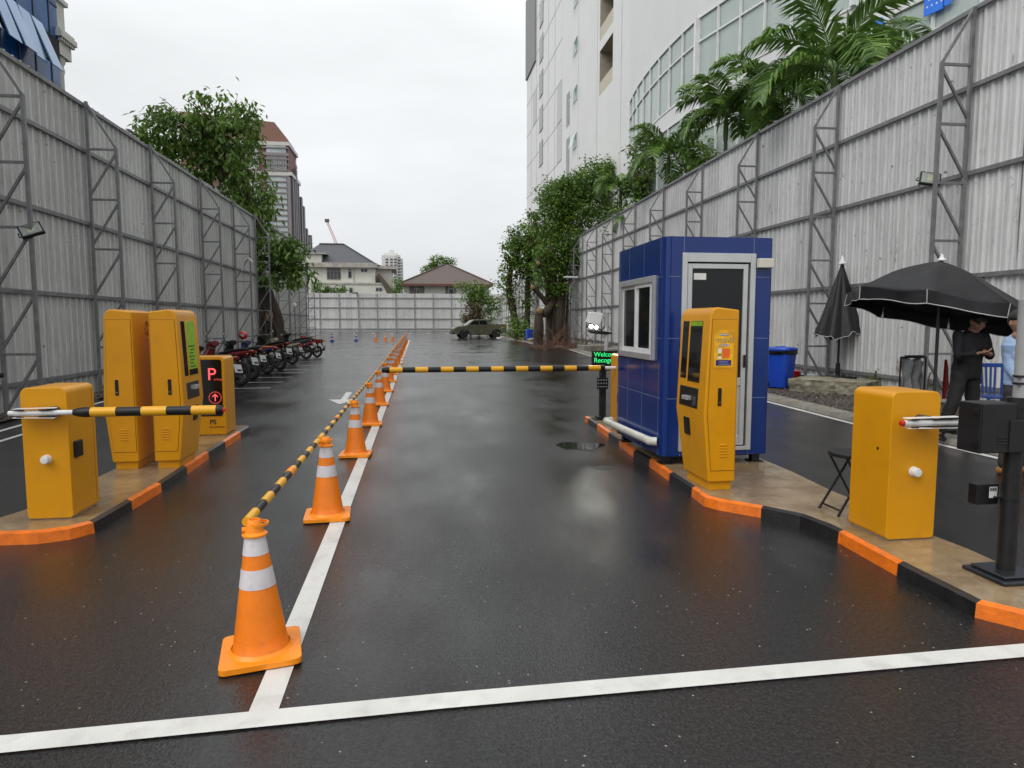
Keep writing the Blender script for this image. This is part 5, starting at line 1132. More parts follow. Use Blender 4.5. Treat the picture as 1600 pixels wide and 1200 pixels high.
# far trees
b = aty(690,500,160); broadtree('distant_tree', (b.x,160,0), 'round tree top rising behind the brown roof', [([(b.x,160,0), A(690,430,160), A(688,415,160)], .4,.2)], [(A(688,410,160),(2.6,2,1.6),900),(A(700,413,160),(1.9,2,1.2),600),(A(678,412,160),(1.4,1.5,1.0),350)], [LEAF, LEAFD], .5, .3, 61, cl=.7)
b = aty(668,500,160); broadtree('distant_tree', (b.x,160,0), 'small tree tip at the left slope of the brown roof', [([(b.x,160,0), A(668,424,160)], .3,.15)], [(A(668,421,160),(1.1,1,.7),300)], [LEAF, LEAFY], .5, .3, 62, cl=.6)
b = aty(505,500,128); broadtree('distant_tree', (b.x,128,0), 'leafy hedge tree before the white house wall over the fence', [([(b.x,128,0), A(505,460,128)], .3,.15)], [(A(500,451,128),(1.7,1,.9),500),(A(512,454,128),(1.2,1,.6),300),(A(531,454,128),(1.3,1,.7),350),(A(520,457,128),(1.5,1,.4),200)], [LEAF, LEAFD], .4, .24, 63, cl=.5)
b = aty(620,500,134); broadtree('distant_tree', (b.x,134,0), 'small garden plants in the gap between the two houses', [([(b.x,134,0), A(620,455,134)], .2,.1)], [(A(617,448,134),(1.0,1,1.3),300),(A(624,450,134),(.9,1,1.0),200),(A(621,438,134),(1.1,1,.6),160)], [LEAFP, LEAF], .5, .16, 64, cl=.5)
b = gd(678,517.5); m_ = broadtree('weed', (b[0],b[1],0), 'tuft of weeds at the foot of the far fence', [([(b[0],b[1],0),(b[0],b[1],.5)], .05,.02)], [(Vector((b[0],b[1],.45)),(1.4,.5,.4),200),(Vector((b[0]+3,b[1],.3)),(2.0,.5,.25),150)], [LEAF], .4, .2, 65, cat='weeds')
# ------------------------------------------------------------------ motorcycles
def wheel(parent, x, r=.285, w=.085, name='wheel'):
    m = MB(); pr = [(r-.075,-w*.32),(r-.03,-w*.5),(r-.008,-w*.35),(r,0),(r-.008,w*.35),(r-.03,w*.5),(r-.075,w*.32)]
    m.lathe([(a, b) for a, b in pr]+[pr[0]], (x,0,r), 28, 'y', cap=False); wh = m.build(name, RUB, parent, smooth=True, ang=60)
    m = MB(); m.lathe([(r-.095,-w*.3),(r-.07,-w*.33),(r-.07,w*.33),(r-.095,w*.3),(r-.095,-w*.3)], (x,0,r), 28, 'y', cap=False); m.lathe([(.045,-.05),(.045,.05)], (x,0,r), 12, 'y')
    for k_ in range(5): a = R(72*k_+10); m.bar((x+.04*math.cos(a),0,r+.04*math.sin(a)), (x+(r-.085)*math.cos(a),0,r+(r-.085)*math.sin(a)), .022, .03, up=(0,1,0))
    m.build('rim', mat('dark alloy', (.07,.07,.07), .35, .7), wh, smooth=True, ang=40)
    return wh
PLT = mat('number plate', (.48,.48,.48), .35); SILV = mat('silver engine', (.30,.30,.29), .35, .7)
def motorbike(loc, rz, body, seatc, label, style=0, helmet=None, rack=False, boxy=0):
    t = thing('motorcycle', loc, label, 'motorcycle', 'motorcycles parked along the left fence', rz)
    wheel(t, .64); wheel(t, -.62, .285, .10)
    m = MB(); m.loft([((-.95,0,.80),(0,.05,0),(0,0,.03)),((-.80,0,.77),(0,.10,0),(0,0,.065)),((-.45,0,.70),(0,.13,0),(0,0,.10)),((-.1,0,.62),(0,.12,0),(0,0,.11)),((.06,0,.50),(0,.09,0),(0,0,.09))], 16); m.build('tail_body', body, t, smooth=True, ang=60)
    m = MB(); m.loft([((.02,0,.30),(0,.12,0),(.10,0,0)),((.20,0,.33),(0,.13,0),(.16,0,.02))], 12) if style else None
    m.loft([((.30,0,.32),(0,.14,0),(.05,0,0)),((.36,0,.50),(0,.19,0),(.07,0,0)),((.37,0,.70),(0,.17,0),(.08,0,0)),((.30,0,.86),(0,.11,0),(.07,0,0)),((.26,0,.97),(0,.10,0),(.06,0,.02))], 16); m.build('front_cowl', body if style == 0 else BLK, t, smooth=True, ang=60)
    m = MB(); m.loft([((.40,0,.88),(0,.08,0),(0,0,.05)),((.33,0,.93),(0,.14,0),(0,0,.08)),((.18,0,.97),(0,.12,0),(0,0,.06))], 14); m.build('headlight_cowl', body if style == 0 else BLK, t, smooth=True, ang=60)
    m = MB(); m.loft([((-.86,0,.835),(0,.09,0),(0,0,.03)),((-.55,0,.815),(0,.12,0),(0,0,.05)),((-.25,0,.765),(0,.13,0),(0,0,.045)),((.0,0,.73),(0,.08,0),(0,0,.03))], 14); m.build('seat', seatc, t, smooth=True, ang=60)
    m = MB(); m.box(-.25,-.13,.22,.20,.13,.46); m.lathe([(.11,-.16),(.13,-.14),(.13,.14),(.11,.16)], (-.08,0,.34), 14, 'y'); m.bar((-.15,.11,.34),(-.62,.11,.285),.08,.05); m.build('engine', SILV, t, bevel=.02)
    m = MB(); m.tube([(.05,-.14,.26),(-.3,-.16,.24),(-.45,-.17,.29),(-.88,-.18,.40)], [.02,.02,.045,.05], 12); m.build('exhaust', mat('dark exhaust', (.05,.05,.05), .35, .6), t, smooth=True, ang=60)
    for s_ in (-1,1):
        m = MB(); m.tube([(.64,s_*.075,.285),(.47,s_*.075,.66)], .022, 8); m.build('fork_leg', BLKM, t, smooth=True)
        m = MB(); m.tube([(-.62,s_*.11,.30),(-.50,s_*.12,.68)], .028, 8); m.build('shock_absorber', BLKM, t, smooth=True)
    m = MB(); q = [(.64+.32*math.cos(R(a)), .285+.32*math.sin(R(a))) for a in range(20,150,13)]
    m.add([(x,-.06,z) for x,z in q]+[(x,.06,z) for x,z in q]+[(x,0,z+.02) for x,z in q], [(i,i+1,2*len(q)+i+1,2*len(q)+i) for i in range(len(q)-1)]+[(len(q)+i,len(q)+i+1,2*len(q)+i+1,2*len(q)+i) for i in range(len(q)-1)]); m.build('front_mudguard', body if style == 0 else BLK, t, smooth=True, ang=70)
    m = MB(); m.loft([((-.80,0,.72),(0,.07,0),(0,0,.03)),((-.93,0,.60),(0,.08,0),(.015,0,.02)),((-1.02,0,.42),(0,.075,0),(.012,0,.01))], 8); m.build('rear_mudguard', BLK, t, smooth=True, ang=50)
    m = MB(); m.add([(-.985,-.10,.66),(-.985,.10,.66),(-1.045,.10,.49),(-1.045,-.10,.49),(-.975,-.10,.66),(-.975,.10,.66),(-1.035,.10,.49),(-1.035,-.10,.49)], [(0,1,2,3),(4,5,6,7),(0,1,5,4),(1,2,6,5),(2,3,7,6),(3,0,4,7)]); pl = m.build('number_plate', PLT, t)
    m = MB()
    for k_ in range(3): m.box(-1.036,-.075+.04*k_,.515,-1.03,-.045+.04*k_,.56)
    m.build('plate_digits', BLK, pl)
    m = MB(); m.loft([((-.985,0,.80),(0,.05,0),(0,0,.02)),((-.94,0,.795),(0,.085,0),(0,0,.035))], 12); m.build('tail_light', mat('deep red lens', (.22,.006,.008), .2), t, smooth=True)
    m = MB()
    for s_ in (-1,1): m.ball((-.90,s_*.14,.73), .02, 8, sc=(1.3,1,.8))
    m.build('indicator', mat('amber lens', (.7,.25,.02), .25), t, smooth=True)
    m = MB(); m.tube([(.16,-.36,.98),(.22,-.24,1.0),(.27,-.08,.97),(.27,.08,.97),(.22,.24,1.0),(.16,.36,.98)], .012, 8); m.build('handlebar', BLKM, t, smooth=True)
    for s_ in (-1,1):
        m = MB(); m.tube([(.13,s_*.38,.975),(.18,s_*.30,.985)], .019, 8); m.build('grip', RUB, t, smooth=True)
        m = MB(); m.tube([(.22,s_*.22,1.0),(.24,s_*.27,1.09),(.21,s_*.31,1.15)], .006, 6); m.loft([((.195,s_*.32,1.17),(0,.055,.0),(0,0,.035)),((.215,s_*.32,1.172),(0,.05,0),(0,0,.03))], 12); mr = m.build('mirror', BLK, t, smooth=True, ang=40)
        m = MB(); m.loft([((.1935,s_*.32,1.17),(0,.048,.0),(0,0,.029)),((.1945,s_*.32,1.17),(0,.048,0),(0,0,.029))], 12); m.build('mirror_glass', CHR, mr)
        m = MB(); m.tube([(-.15,s_*.10,.26),(-.18,s_*.24,.26)], .012, 8); m.build('footrest', BLK, t, smooth=True)
    m = MB(); m.tube([(-.05,.12,.25),(-.02,.22,.01)], .012, 8); m.build('side_stand', BLKM, t, smooth=True)
    if rack: m = MB(); m.tube([(-.55,-.13,.84),(-.95,-.10,.90),(-.95,.10,.90),(-.55,.13,.84)], .012, 8); m.build('grab_rail', mat('grey rail', (.3,.3,.3), .4, .5), t, smooth=True)
    return t
mb = lambda n, c, r=.22: mat('bike '+n, c, r, .1, .08, 5, coat=.8)
bikes = [((350,618), mb('charcoal',(.02,.02,.022)), BLK, 'dark motorcycle mostly hidden behind the black parking sign', 1, False),
 ((374,603), mb('crimson',(.17,.008,.01)), BLK, 'black and red motorcycle, nearest of those clear of the parking sign', 0, False),
 ((395,594), BLK, BLK, 'black motorcycle just behind the nearest red one', 1, True),
 ((417,584), mb('navy',(.012,.03,.11)), mat('orange seat', (.55,.12,.03), .5), 'dark blue motorcycle with an orange saddle', 0, False),
 ((436,579), mb('maroon',(.05,.008,.01)), BLK, 'black and maroon motorcycle between the blue one and the cream one', 1, False),
 ((457,569.5), mb('cream',(.42,.45,.33)), BLK, 'pale cream and green motorcycle in the middle of the farther group', 0, False),
 ((478,561), mb('grey',(.10,.10,.10)), BLK, 'black motorcycle with a long pale rear rail beside the last red scooter', 1, True),
 ((496,558.5), mb('scarlet',(.42,.008,.012)), BLK, 'glossy red scooter farthest along the motorcycle line', 0, False)]
HD = [146, 152, 144, 150, 140, 151, 157, 148]
for i, ((u, v), bc_, sc_, lb, st, rk) in enumerate(bikes):
    p = gd(u, v); a = R(HD[i]-0); f = Vector((math.cos(a), math.sin(a)))
    mc_ = motorbike((p[0]+f.x*.62, p[1]+f.y*.62, 0), a, bc_, sc_, lb, st, None, rk); sc__ = [1.0,1.04,.98,1.0,1.06,.97,1.03,.96][i]; mc_.scale = (sc__, sc__, sc__*[1.02,1.03,1.06,.98,1.05,1.0,1.04,.98][i]); mc_.rotation_euler = (R([5,7,4,8,5,6,3,7][i]), 0, a)
# red helmet on the handlebar of the blue one
p = gd(417,584); a = R(146); f = Vector((math.cos(a), math.sin(a)))
t = thing('helmet', (p[0]+f.x*.86-.06, p[1]+f.y*.86, 1.06), 'red helmet resting on the handlebar of the blue motorcycle', 'helmet', None, a)
m = MB(); m.ball((0,0,.10), .135, 16, sc=(1.1,.95,1)); m.build('shell', RED, t, smooth=True); m = MB(); m.loft([((.10,0,.10),(0,.10,0),(0,0,.04)),((.155,0,.09),(0,.07,0),(0,0,.03))], 12); m.build('visor', BLK, t, smooth=True)

# ------------------------------------------------------------------ pickup truck (faces -x)
pt = thing('pickup_truck', (6.12, 67.0, 0), 'olive green double-cab pickup truck parked across the far end of the lane', 'pickup truck', None, R(8))
PG = mat('olive paint', (.125,.125,.085), .25, .2, .06, 2, coat=.7)
def arch(cx, r, z0, n=9): return [(cx+r*math.cos(R(180-180*i/n)), z0+r*math.sin(R(180-180*i/n))) for i in range(n+1)]
lo = [(-2.62,.48),(-2.30,.42)]+[(x, z) for x, z in arch(-1.62,.47,.42)]+[(-1.1,.40),(1.05,.40)]+arch(1.62,.47,.42)+[(2.15,.46),(2.62,.62),(2.68,1.36),(.90,1.36),(.86,1.34),(-1.20,1.30),(-1.32,1.27),(-2.30,1.15),(-2.60,1.0)]
m = MB(); m.prism(lo, 'y', -.88, .88); m.build('body', PG, pt, bevel=.02)
m = MB(); cab = [(-1.32,1.25),(-.72,1.77),(-.48,1.85),(.64,1.85),(.80,1.78),(.88,1.33)]
vs = [(x, s_*(.86 if z < 1.3 else .70), z) for s_ in (-1,1) for x, z in cab]; n_ = 6
m.add(vs, [tuple(range(5,-1,-1)), tuple(range(6,12))]+[(i,(i+1)%n_,n_+(i+1)%n_,n_+i) for i in range(n_)]); cb = m.build('cab', PG, pt, bevel=.03)
for s_ in (-1,1):
    for pn in ([(-1.06,1.36),(-.66,1.69),(-.14,1.74),(-.14,1.36)], [(-.06,1.36),(-.06,1.74),(.58,1.74),(.70,1.38)]):
        m = MB(); yy = lambda z: s_*(.86-(z-1.20)/.64*.16+.014); m.add([(x,yy(z),z) for x,z in pn]+[(x,yy(z)-s_*.02,z) for x,z in pn], [(0,1,2,3),(7,6,5,4)]); m.build('window', GLS, cb, fix=False)
m = MB(); m.add([(-1.28,-.74,1.30),(-1.28,.74,1.30),(-.75,.66,1.74),(-.75,-.66,1.74)], [(0,1,2,3)]); m.v = [(x-.03,y,z+.02) for x,y,z in m.v]; m.build('windscreen', GLS, cb)
for x in (-1.62, 1.62):
    for s_ in (-1,1):
        m = MB(); m.lathe([(.22,-.12),(.36,-.13),(.39,-.09),(.39,.09),(.36,.13),(.22,.12)], (x,s_*.80,.39), 28, 'y'); wq = m.build('wheel', RUB, pt, smooth=True, ang=50)
        m = MB(); m.lathe([(.23,-.135),(.21,-.10),(.06,-.12),(.05,-.14),(0,-.14)] if s_ < 0 else [(.23,.135),(.21,.10),(.06,.12),(.05,.14),(0,.14)], (x,s_*.80,.39), 20, 'y', cap=False)
        for k_ in range(6): a = R(60*k_); m.bar((x+.05*math.cos(a),s_*.935,.39+.05*math.sin(a)),(x+.21*math.cos(a),s_*.925,.39+.21*math.sin(a)),.045,.02,up=(0,1,0))
        m.build('rim', mat('dark alloy', (.07,.07,.07), .35, .7), wq)
        m = MB(); q = arch(x,.50,.42); q2 = arch(x,.43,.42); m.add([(a,s_*.90,b) for a,b in q]+[(a,s_*.90,b) for a,b in q2]+[(a,s_*.86,b) for a,b in q], [(i,i+1,10+i+1,10+i) for i in range(9)]+[(i,i+1,20+i+1,20+i) for i in range(9)]); m.build('arch_flare', BLK, pt)
m = MB(); m.box(-2.70,-.84,.42,-2.52,.84,.72); m.box(-2.66,-.5,.75,-2.60,.5,.92); m.build('front_bumper', BLK, pt, bevel=.04)
m = MB(); m.box(2.60,-.84,.50,2.78,.84,.66); m.build('rear_bumper', BLK, pt, bevel=.03)
for s_ in (-1,1):
    m = MB(); m.prism([(-2.58,.93),(-2.22,1.0),(-2.25,1.10),(-2.56,1.02)], 'y', s_*.90-.02, s_*.90-.04+.02*s_+.02); m.build('headlight', CHR, pt)
    m = MB(); m.box(2.48,s_*.885-.01,1.0,2.67,s_*.885+.01,1.32); m.build('tail_light', RED, pt)
    m = MB(); m.box(-1.12,s_*1.02-.08,1.34,-1.04,s_*1.02+.08,1.48); m.build('mirror', PG, pt, bevel=.02)
    m = MB(); m.tube([(.94,s_*.66,1.34),(.96,s_*.60,1.78),(1.10,s_*.60,1.78),(1.80,s_*.74,1.36)], .035, 8); m.build('sport_bar', BLK, pt, smooth=True)
    for x in (-.15,.50): m = MB(); m.box(x-.10,s_*.885-.015,1.22,x+.06,s_*.885+.015,1.25); m.build('door_handle', BLK, pt)
m = MB(); 
for s_ in (-1,1):
    for x in (-1.08,-.10,.86): m.box(x-.006,s_*.8805-.001,.5,x+.006,s_*.8805+.001,1.30)
m.build('door_seam', BLK, pt); m = MB(); m.box(.95,-.84,1.362,2.66,.84,1.385); m.build('bed_liner', BLK, pt)
m = MB(); m.box(-1.1,-.93,.36,1.05,-.84,.42); m.build('side_step', BLK, pt, bevel=.01)
t = thing('wheel_stop', (7.95, 66, 0), 'pale concrete wheel stop behind the rear wheel of the pickup', 'wheel stop', None, R(96)); m = MB(); m.prism([(-.1,0),(.1,0),(.07,.12),(-.07,.12)], 'x', -.9, .9); m.build('block', WHT, t)

# ------------------------------------------------------------------ things at the right fence
t = thing('footing_block', (9.0, 13.55, .02), 'broken mossy concrete footing under the folded umbrella', 'concrete block', None, R(-52))
r_ = random.Random(12); m = MB(); nx, ny = 16, 8; m.box(-.80,-.52,0,.80,.52,.31)
o = m.build('block', mat('mossy concrete', (.26,.235,.17), .8, 0, .4, 4, 1, 18, dirt=.9), t)
sd = o.modifiers.new('s', 'SUBSURF'); sd.subdivision_type = 'SIMPLE'; sd.levels = 4; sd.render_levels = 4
tx_ = bpy.data.textures.new('rough', 'CLOUDS'); tx_.noise_scale = .18; dm_ = o.modifiers.new('d', 'DISPLACE'); dm_.texture = tx_; dm_.strength = .11; dm_.mid_level = .6
FAB = mat('black canopy fabric', (.014,.014,.016), .5, 0, .3, 5, .9, 9, spec=.4); PIP = mat('pale piping', (.5,.5,.5), .6)
t = thing('folded_umbrella', (9.62, 14.4, .27), 'tall black parasol folded shut with a white finial', 'umbrella')
m = MB(); m.box(-.42,-.30,0,.42,.30,.045); m.lathe([(.07,.04),(.05,.07),(.05,.35)], n=14); m.build('base', BLKM, t, bevel=.01)
m = MB(); m.tube([(0,0,.05),(0,0,2.55)], .024, 12); m.build('pole', BLKM, t, smooth=True)
m = MB(); nn = 56; prof = [(2.60,.03,0),(2.5,.06,.15),(2.2,.17,.35),(1.8,.30,.5),(1.4,.44,.55),(1.10,.56,.55),(1.02,.58,.5)]; vs = []; r_ = random.Random(3); ph = [r_.uniform(-.25,.25) for _ in range(9)]
for z, rr, amp in prof:
    for j in range(nn):
        a = 2*math.pi*j/nn; f = 1-amp*.5*(1-abs(math.cos(4*a+ph[j % 8]*.3))**.6)*1.3; sag = (-.10*(1 if j % 14 > 7 else 0)+.06*math.sin(3*a)) if z < 1.2 else 0
        vs.append((rr*f*math.cos(a), rr*f*.8*math.sin(a), z+sag))
m.add(vs, [(i*nn+j, i*nn+(j+1)%nn, (i+1)*nn+(j+1)%nn, (i+1)*nn+j) for i in range(len(prof)-1) for j in range(nn)]); m.build('canopy', FAB, t, smooth=True, ang=50)
m = MB(); m.tube([Vector(vs[-nn+j]) for j in range(0, nn)]+[Vector(vs[-nn])], .008, 5, cap=False); m.build('piping', PIP, t)
m = MB(); m.lathe([(.0,2.80),(.02,2.78),(.045,2.68),(.08,2.63),(.10,2.62),(.10,2.60),(0,2.60)], n=16, cap=False); m.build('finial', WHT, t, smooth=True)
# open umbrella
t = thing('open_umbrella', (7.066, 8.396, .05), 'large open black parasol with pale piping sheltering the standing men', 'umbrella'); zc, ttx, tty, Ru, a0u = 1.735, .218, -.022, 1.16, 43.3
m = MB(); m.tube([(0,0,0),(0,0,2.36)], .022, 14); m.build('pole', mat('umbrella pole', (.10,.10,.10), .35, .6), t, smooth=True)
m = MB(); m.lathe([(.28,0),(.28,.05),(.24,.07),(.04,.08),(.04,.3)], n=20); m.build('base', BLKM, t, smooth=True, ang=40)
def upos(k, f, dz=0, sagk=0):
    a = R(a0u+45*k); rr = Ru*f; dx, dy = rr*math.cos(a), rr*math.sin(a); zr_ = zc-dx*ttx-dy*tty
    return Vector((dx, dy, zr_+(2.32-zc)*(1-f**1.35)+dz))
m = MB(); nr = 10; ns = 8; vs = []; r_ = random.Random(6); wob = [[r_.uniform(-1,1) for _ in range(65)] for _ in range(nr+2)]
def cpt(s, f):
    k = int(math.floor(s)); u = s-k; p = upos(k, f).lerp(upos(k+1, f), u); p.z -= .05*math.sin(math.pi*u)*f*(1-f*.4); p.z += .012*math.sin(s*7.3+f*9)*f; return p
for i in range(nr+1):
    for j in range(64): vs.append(cpt(j/8, max(.02, i/nr)))
fs = [(i*64+j, i*64+(j+1)%64, (i+1)*64+(j+1)%64, (i+1)*64+j) for i in range(nr) for j in range(64)]
m.add(vs, fs); ca = m.build('canopy', FAB, t, smooth=True, ang=80); so_ = ca.modifiers.new('t', 'SOLIDIFY'); so_.thickness = .004
m = MB(); top_ = [cpt(j/8, 1) for j in range(64)]; bot = []
for j, p in enumerate(top_):
    rad = Vector((p.x, p.y, 0)).normalized(); wv = .02*math.sin(j*1.7)+.012*math.sin(j*.9); bot.append(p+Vector((0,0,-.15-.02*math.cos(j*math.pi/4)))+rad*wv)
for k in range(8):
    idx = [(k*8+i) % 64 for i in range(9)]; o = len(m.v); m.v += [tuple(top_[i]) for i in idx]+[tuple(bot[i]+(Vector((0,0,0)) if i % 8 else (bot[idx[4]]-bot[i]).normalized()*.015)) for i in idx]
    m.f += [(o+i,o+i+1,o+10+i,o+9+i) for i in range(8)]; m.m += [0]*8
va = m.build('valance', FAB, ca, smooth=True, fix=False)
m = MB()
for k in range(8): idx = [(k*8+i) % 64 for i in range(9)]; m.tube([bot[i] for i in idx], .006, 5); m.tube([top_[idx[0]], bot[idx[0]]], .006, 5)
m.build('piping', PIP, ca)
for k in range(8):
    q = MB(); q.tube([upos(k, .03, -.02), upos(k, .5, -.02), upos(k, .99, -.01)], .008, 6); q.tube([Vector((0,0,1.75)), upos(k, .52, -.03)], .006, 5); q.build('rib', BLKM, t, smooth=True)
m = MB(); m.lathe([(.0,2.43),(.015,2.42),(.025,2.38),(.05,2.35),(.065,2.345),(.065,2.335),(0,2.335)], n=16, cap=False); m.build('finial', WHT, t, smooth=True)
# blue plastic chair, cloth over a rail, red bag, buckets
CB = mat('chair blue', (.02,.09,.42), .4)
pc_ = aty(1556, 610, 8.7); t = thing('plastic_chair', (pc_.x, 8.7, .05), 'blue plastic chair with slatted back between the two standing men', 'chair', None, R(-15))
m = MB(); m.box(-.22,-.22,.42,.22,.22,.445); m.build('seat', CB, t, bevel=.01)
for x in (-.2,.2):
    for y in (-.2,.2): m = MB(); m.bar((x*1.1,y*1.1,0),(x,y,.43),.035); m.build('leg', CB, t, bevel=.004)
m = MB(); m.bar((-.20,.22,.44),(-.23,.29,.86),.03,.03); m.bar((.20,.22,.44),(.23,.29,.86),.03,.03); m.bar((-.235,.29,.87),(.235,.29,.87),.03,.06)
for k_ in range(5): x = -.13+.065*k_; m.bar((x*.8,.23,.46),(x,.285,.85),.03,.012,up=(0,1,0))
m.build('backrest', CB, t, bevel=.004)
GC = mat('grey cloth', (.32,.32,.32), .85, 0, .3, 6, .6, 30)
p = aty(1425, 600, 8.9); t = thing('draped_cloth', (p.x, 8.9, .05), 'grey cloth with dark print hanging behind the right yellow cabinet', 'cloth')
r_ = random.Random(4); m = MB(); vs = []
for i in range(9):
    for j in range(13): vs.append((-.17+.34*j/12, .05*math.sin(j*1.3)+.02*math.sin(i+j), .98-.5*i/8+.03*math.sin(j*.9)*(i == 0)-.02*abs(j-6)/6))
m.add(vs, [(i*13+j,i*13+j+1,(i+1)*13+j+1,(i+1)*13+j) for i in range(8) for j in range(12)]); cl_ = m.build('fabric', GC, t, smooth=True, fix=False); cl_.modifiers.new('t','SOLIDIFY').thickness = .01
m = MB(); m.tube([(-.2,0,1.0),(.2,0,1.0)], .012, 8); m.tube([(-.2,0,1.0),(-.2,0,0)], .012, 8); m.tube([(.2,0,1.0),(.2,0,0)], .012, 8); m.build('stand', BLKM, t, smooth=True)
m = MB(); m.loft([((0,-.02,.99),(.17,0,0),(0,.05,0)),((0,-.02,1.03),(.15,0,0),(0,.05,0))], 14); m.build('dark_fold', BLK, t, smooth=True)
p = aty(1478, 590, 8.6); t = thing('red_bag', (p.x, 8.62, .05), 'red folded umbrella bag hanging beside the parasol pole', 'bag'); m = MB(); m.loft([((0,0,.98),(.012,0,0),(0,.02,0)),((.012,0,.85),(.025,0,0),(0,.03,0)),((.02,0,.6),(.035,0,0),(0,.04,0)),((.0,0,.42),(.02,0,0),(0,.02,0))], 10); m.build('fabric', mat('red fabric', (.22,.006,.01), .7), t, smooth=True)
p = aty(1476, 640, 8.5); t = thing('hook_stand', (p.x-.04, 8.62, .05), 'thin dark post carrying the red bag', 'post'); m = MB(); m.tube([(0,.03,0),(0,.03,1.2)], .012, 8); m.build('rod', BLKM, t, smooth=True)
p = gd(1258, 600); t = thing('red_bucket', (9.2, 15.6, .05), 'red plastic tub standing behind the concrete footing', 'bucket'); m = MB(); m.lathe([(.16,0),(.22,.30),(.23,.31),(.20,.30),(.15,.02)], n=20, cap=False); m.lathe([(0,.01),(.16,.01)], n=20, cap=False); m.build('tub', RED, t, smooth=True)
t = thing('mop', (9.15, 15.9, .05), 'white-handled mop leaning behind the folded umbrella', 'mop'); m = MB(); m.tube([(0,0,.1),(.02,.1,1.35)], .014, 8); m.build('handle', WHT, t, smooth=True); m = MB(); m.ball((0,0,.08), .10, 10, sc=(1.2,.8,.8)); m.build('mop_head', GC, t, smooth=True)
t = thing('pale_basin', (9.75, 15.6, .05), 'pale grey plastic basin behind the folded umbrella base', 'basin'); m = MB(); m.lathe([(.20,0),(.30,.20),(.32,.21),(.28,.20),(.18,.02)], n=24, cap=False); m.build('bowl', mat('pale basin', (.36,.42,.42), .4), t, smooth=True)
# weeds and young plants at the fence foot
for i, (x, y, lb) in enumerate([(9.75,13.3,'sprig of weed at the fence foot right of the concrete footing'),(9.6,11.6,'small weed at the fence foot behind the right yellow cabinet'),(9.9,34,'low weeds on the verge right of the brushwood heap'),(9.7,38,'clump of weeds on the verge near the cut ficus tree'),(10.1,28,'verge weeds behind the camera post')]):
    broadtree('weed', (x, y, .05), lb, [([(x,y,.05),(x,y,.3)], .012, .006)], [((x,y,.32),(.18+.2*(i > 1),.18+.3*(i > 1),.26),160)], [LEAFD, LEAF], .07, .03, 70+i, cl=.12, cat='weeds', per=16)
for i, (x, y, lb) in enumerate([(9.6,31,'long pale concrete block on the verge nearer the booth'),(9.4,35.5,'pale concrete block on the verge beside the twig heap')]):
    t = thing('footing_block', (x, y, .03), lb, 'concrete block', None, .1); m = MB(); m.box(-.7,-.6,0,.7,.6,.32); m.build('block', CONC, t, bevel=.04)
# rocks along far verge
for i in range(9):
    r_ = random.Random(80+i); x = 9.2+r_.uniform(-.3,.5); y = 50+i*1.5; t = thing('rock', (x, y, .03), '%s stone of the loose edging that runs from the far blue bin toward the pickup' % ordn[i], 'rock', 'loose edging stones'); m = MB(); m.ball((0,0,.12), .3, 10, sc=(1.1,.8,.6)); m.v = [(a+r_.uniform(-.05,.05), b+r_.uniform(-.05,.05), c+r_.uniform(-.04,.04)) for a, b, c in m.v]; m.build('stone', CONC, t)
# floodlights on the fence frames
def flood(loc, rot, label, back=False):
    t = thing('floodlight', loc, label, 'floodlight', 'floodlights on the truss frames'); t.rotation_euler = rot
    m = MB(); m.box(-.17,-.03,-.13,.17,.03,.13); h = m.build('housing', BLK, t, bevel=.012); m = MB(); m.box(-.145,-.034,-.105,.145,-.030,.105); m.build('lens', mat('frosted lens', (.30,.33,.30), .2, 0, .15, 20), h)
    m = MB(); m.box(-.05,-.036,-.06,.05,-.034,.06); m.build('led_plate', mat('led plate', (.42,.42,.30), .4), h)
    m = MB(); m.tube([(-.19,.0,0),(-.20,.08,0),(-.05,.12,0)], .010, 6); m.tube([(0,.03,-.05),(-.08,.10,-.16),(-.15,.11,-.05)], .007, 6); m.build('bracket', BLKM, t, smooth=True); return t
p = onx(57, 360, -6.2); flood((-6.28, p.y, p.z), (R(-38), R(-22), R(25)), 'square floodlight clamped to the left truss frame, tilted down')
p = onx(1458, 277, 9.1); flood((9.16, p.y+.15, p.z), (R(-25), R(12), R(-25)), 'black floodlight on the tall right truss frame')
t = thing('conduit_hook', (*onx(378,423,-6.3),), 'short white bracket lamp on the far left truss frame', 'bracket'); m = MB(); m.tube([(0,0,0),(.12,-.1,.35),(.3,-.2,.45),(.42,-.2,.3)], .03, 8); m.build('arm', WHT, t, smooth=True)
for (u, v, X, lb) in ((903,434,10.2,'white arm lamp on the right truss beside the ficus'),(822,447,10.4,'small white lamp on the far right truss frames')):
    p = onx(u, v, X); t = thing('arm_lamp', p, lb, 'lamp'); m = MB(); m.tube([(.5,0,0),(0,0,.03)], .03, 8); m.build('arm', STEEL, t, smooth=True); m = MB(); m.box(-.9,-.12,-.02,0,.12,.08); m.build('lamp_head', WHT, t, bevel=.03)
# street lamp at far end
p = gd(564, 521.5); t = thing('street_lamp', (p[0], p[1], 0), 'thin leaning lamp post standing in the far car park', 'street lamp'); m = MB(); m.tube([(0,0,0),(-.45,0,5.6)], .07, 8); m.build('pole', STEEL_F, t, smooth=True); m = MB(); m.box(-1.1,-.2,5.5,-.3,.2,5.75); m.build('lamp_head', mat('lamp grey', (.2,.2,.2), .5), t, bevel=.04)
p = gd(462, 533); t = thing('street_lamp', (p[0], p[1], 0), 'short lamp post with white head before the lower grey fence', 'street lamp'); m = MB(); m.tube([(0,0,0),(0,0,2.9)], .05, 8); m.build('pole', STEEL, t, smooth=True); m = MB(); m.ball((0,0,3.0), .22, 10, sc=(.7,.7,1)); m.build('lamp_head', WHT, t, smooth=True)
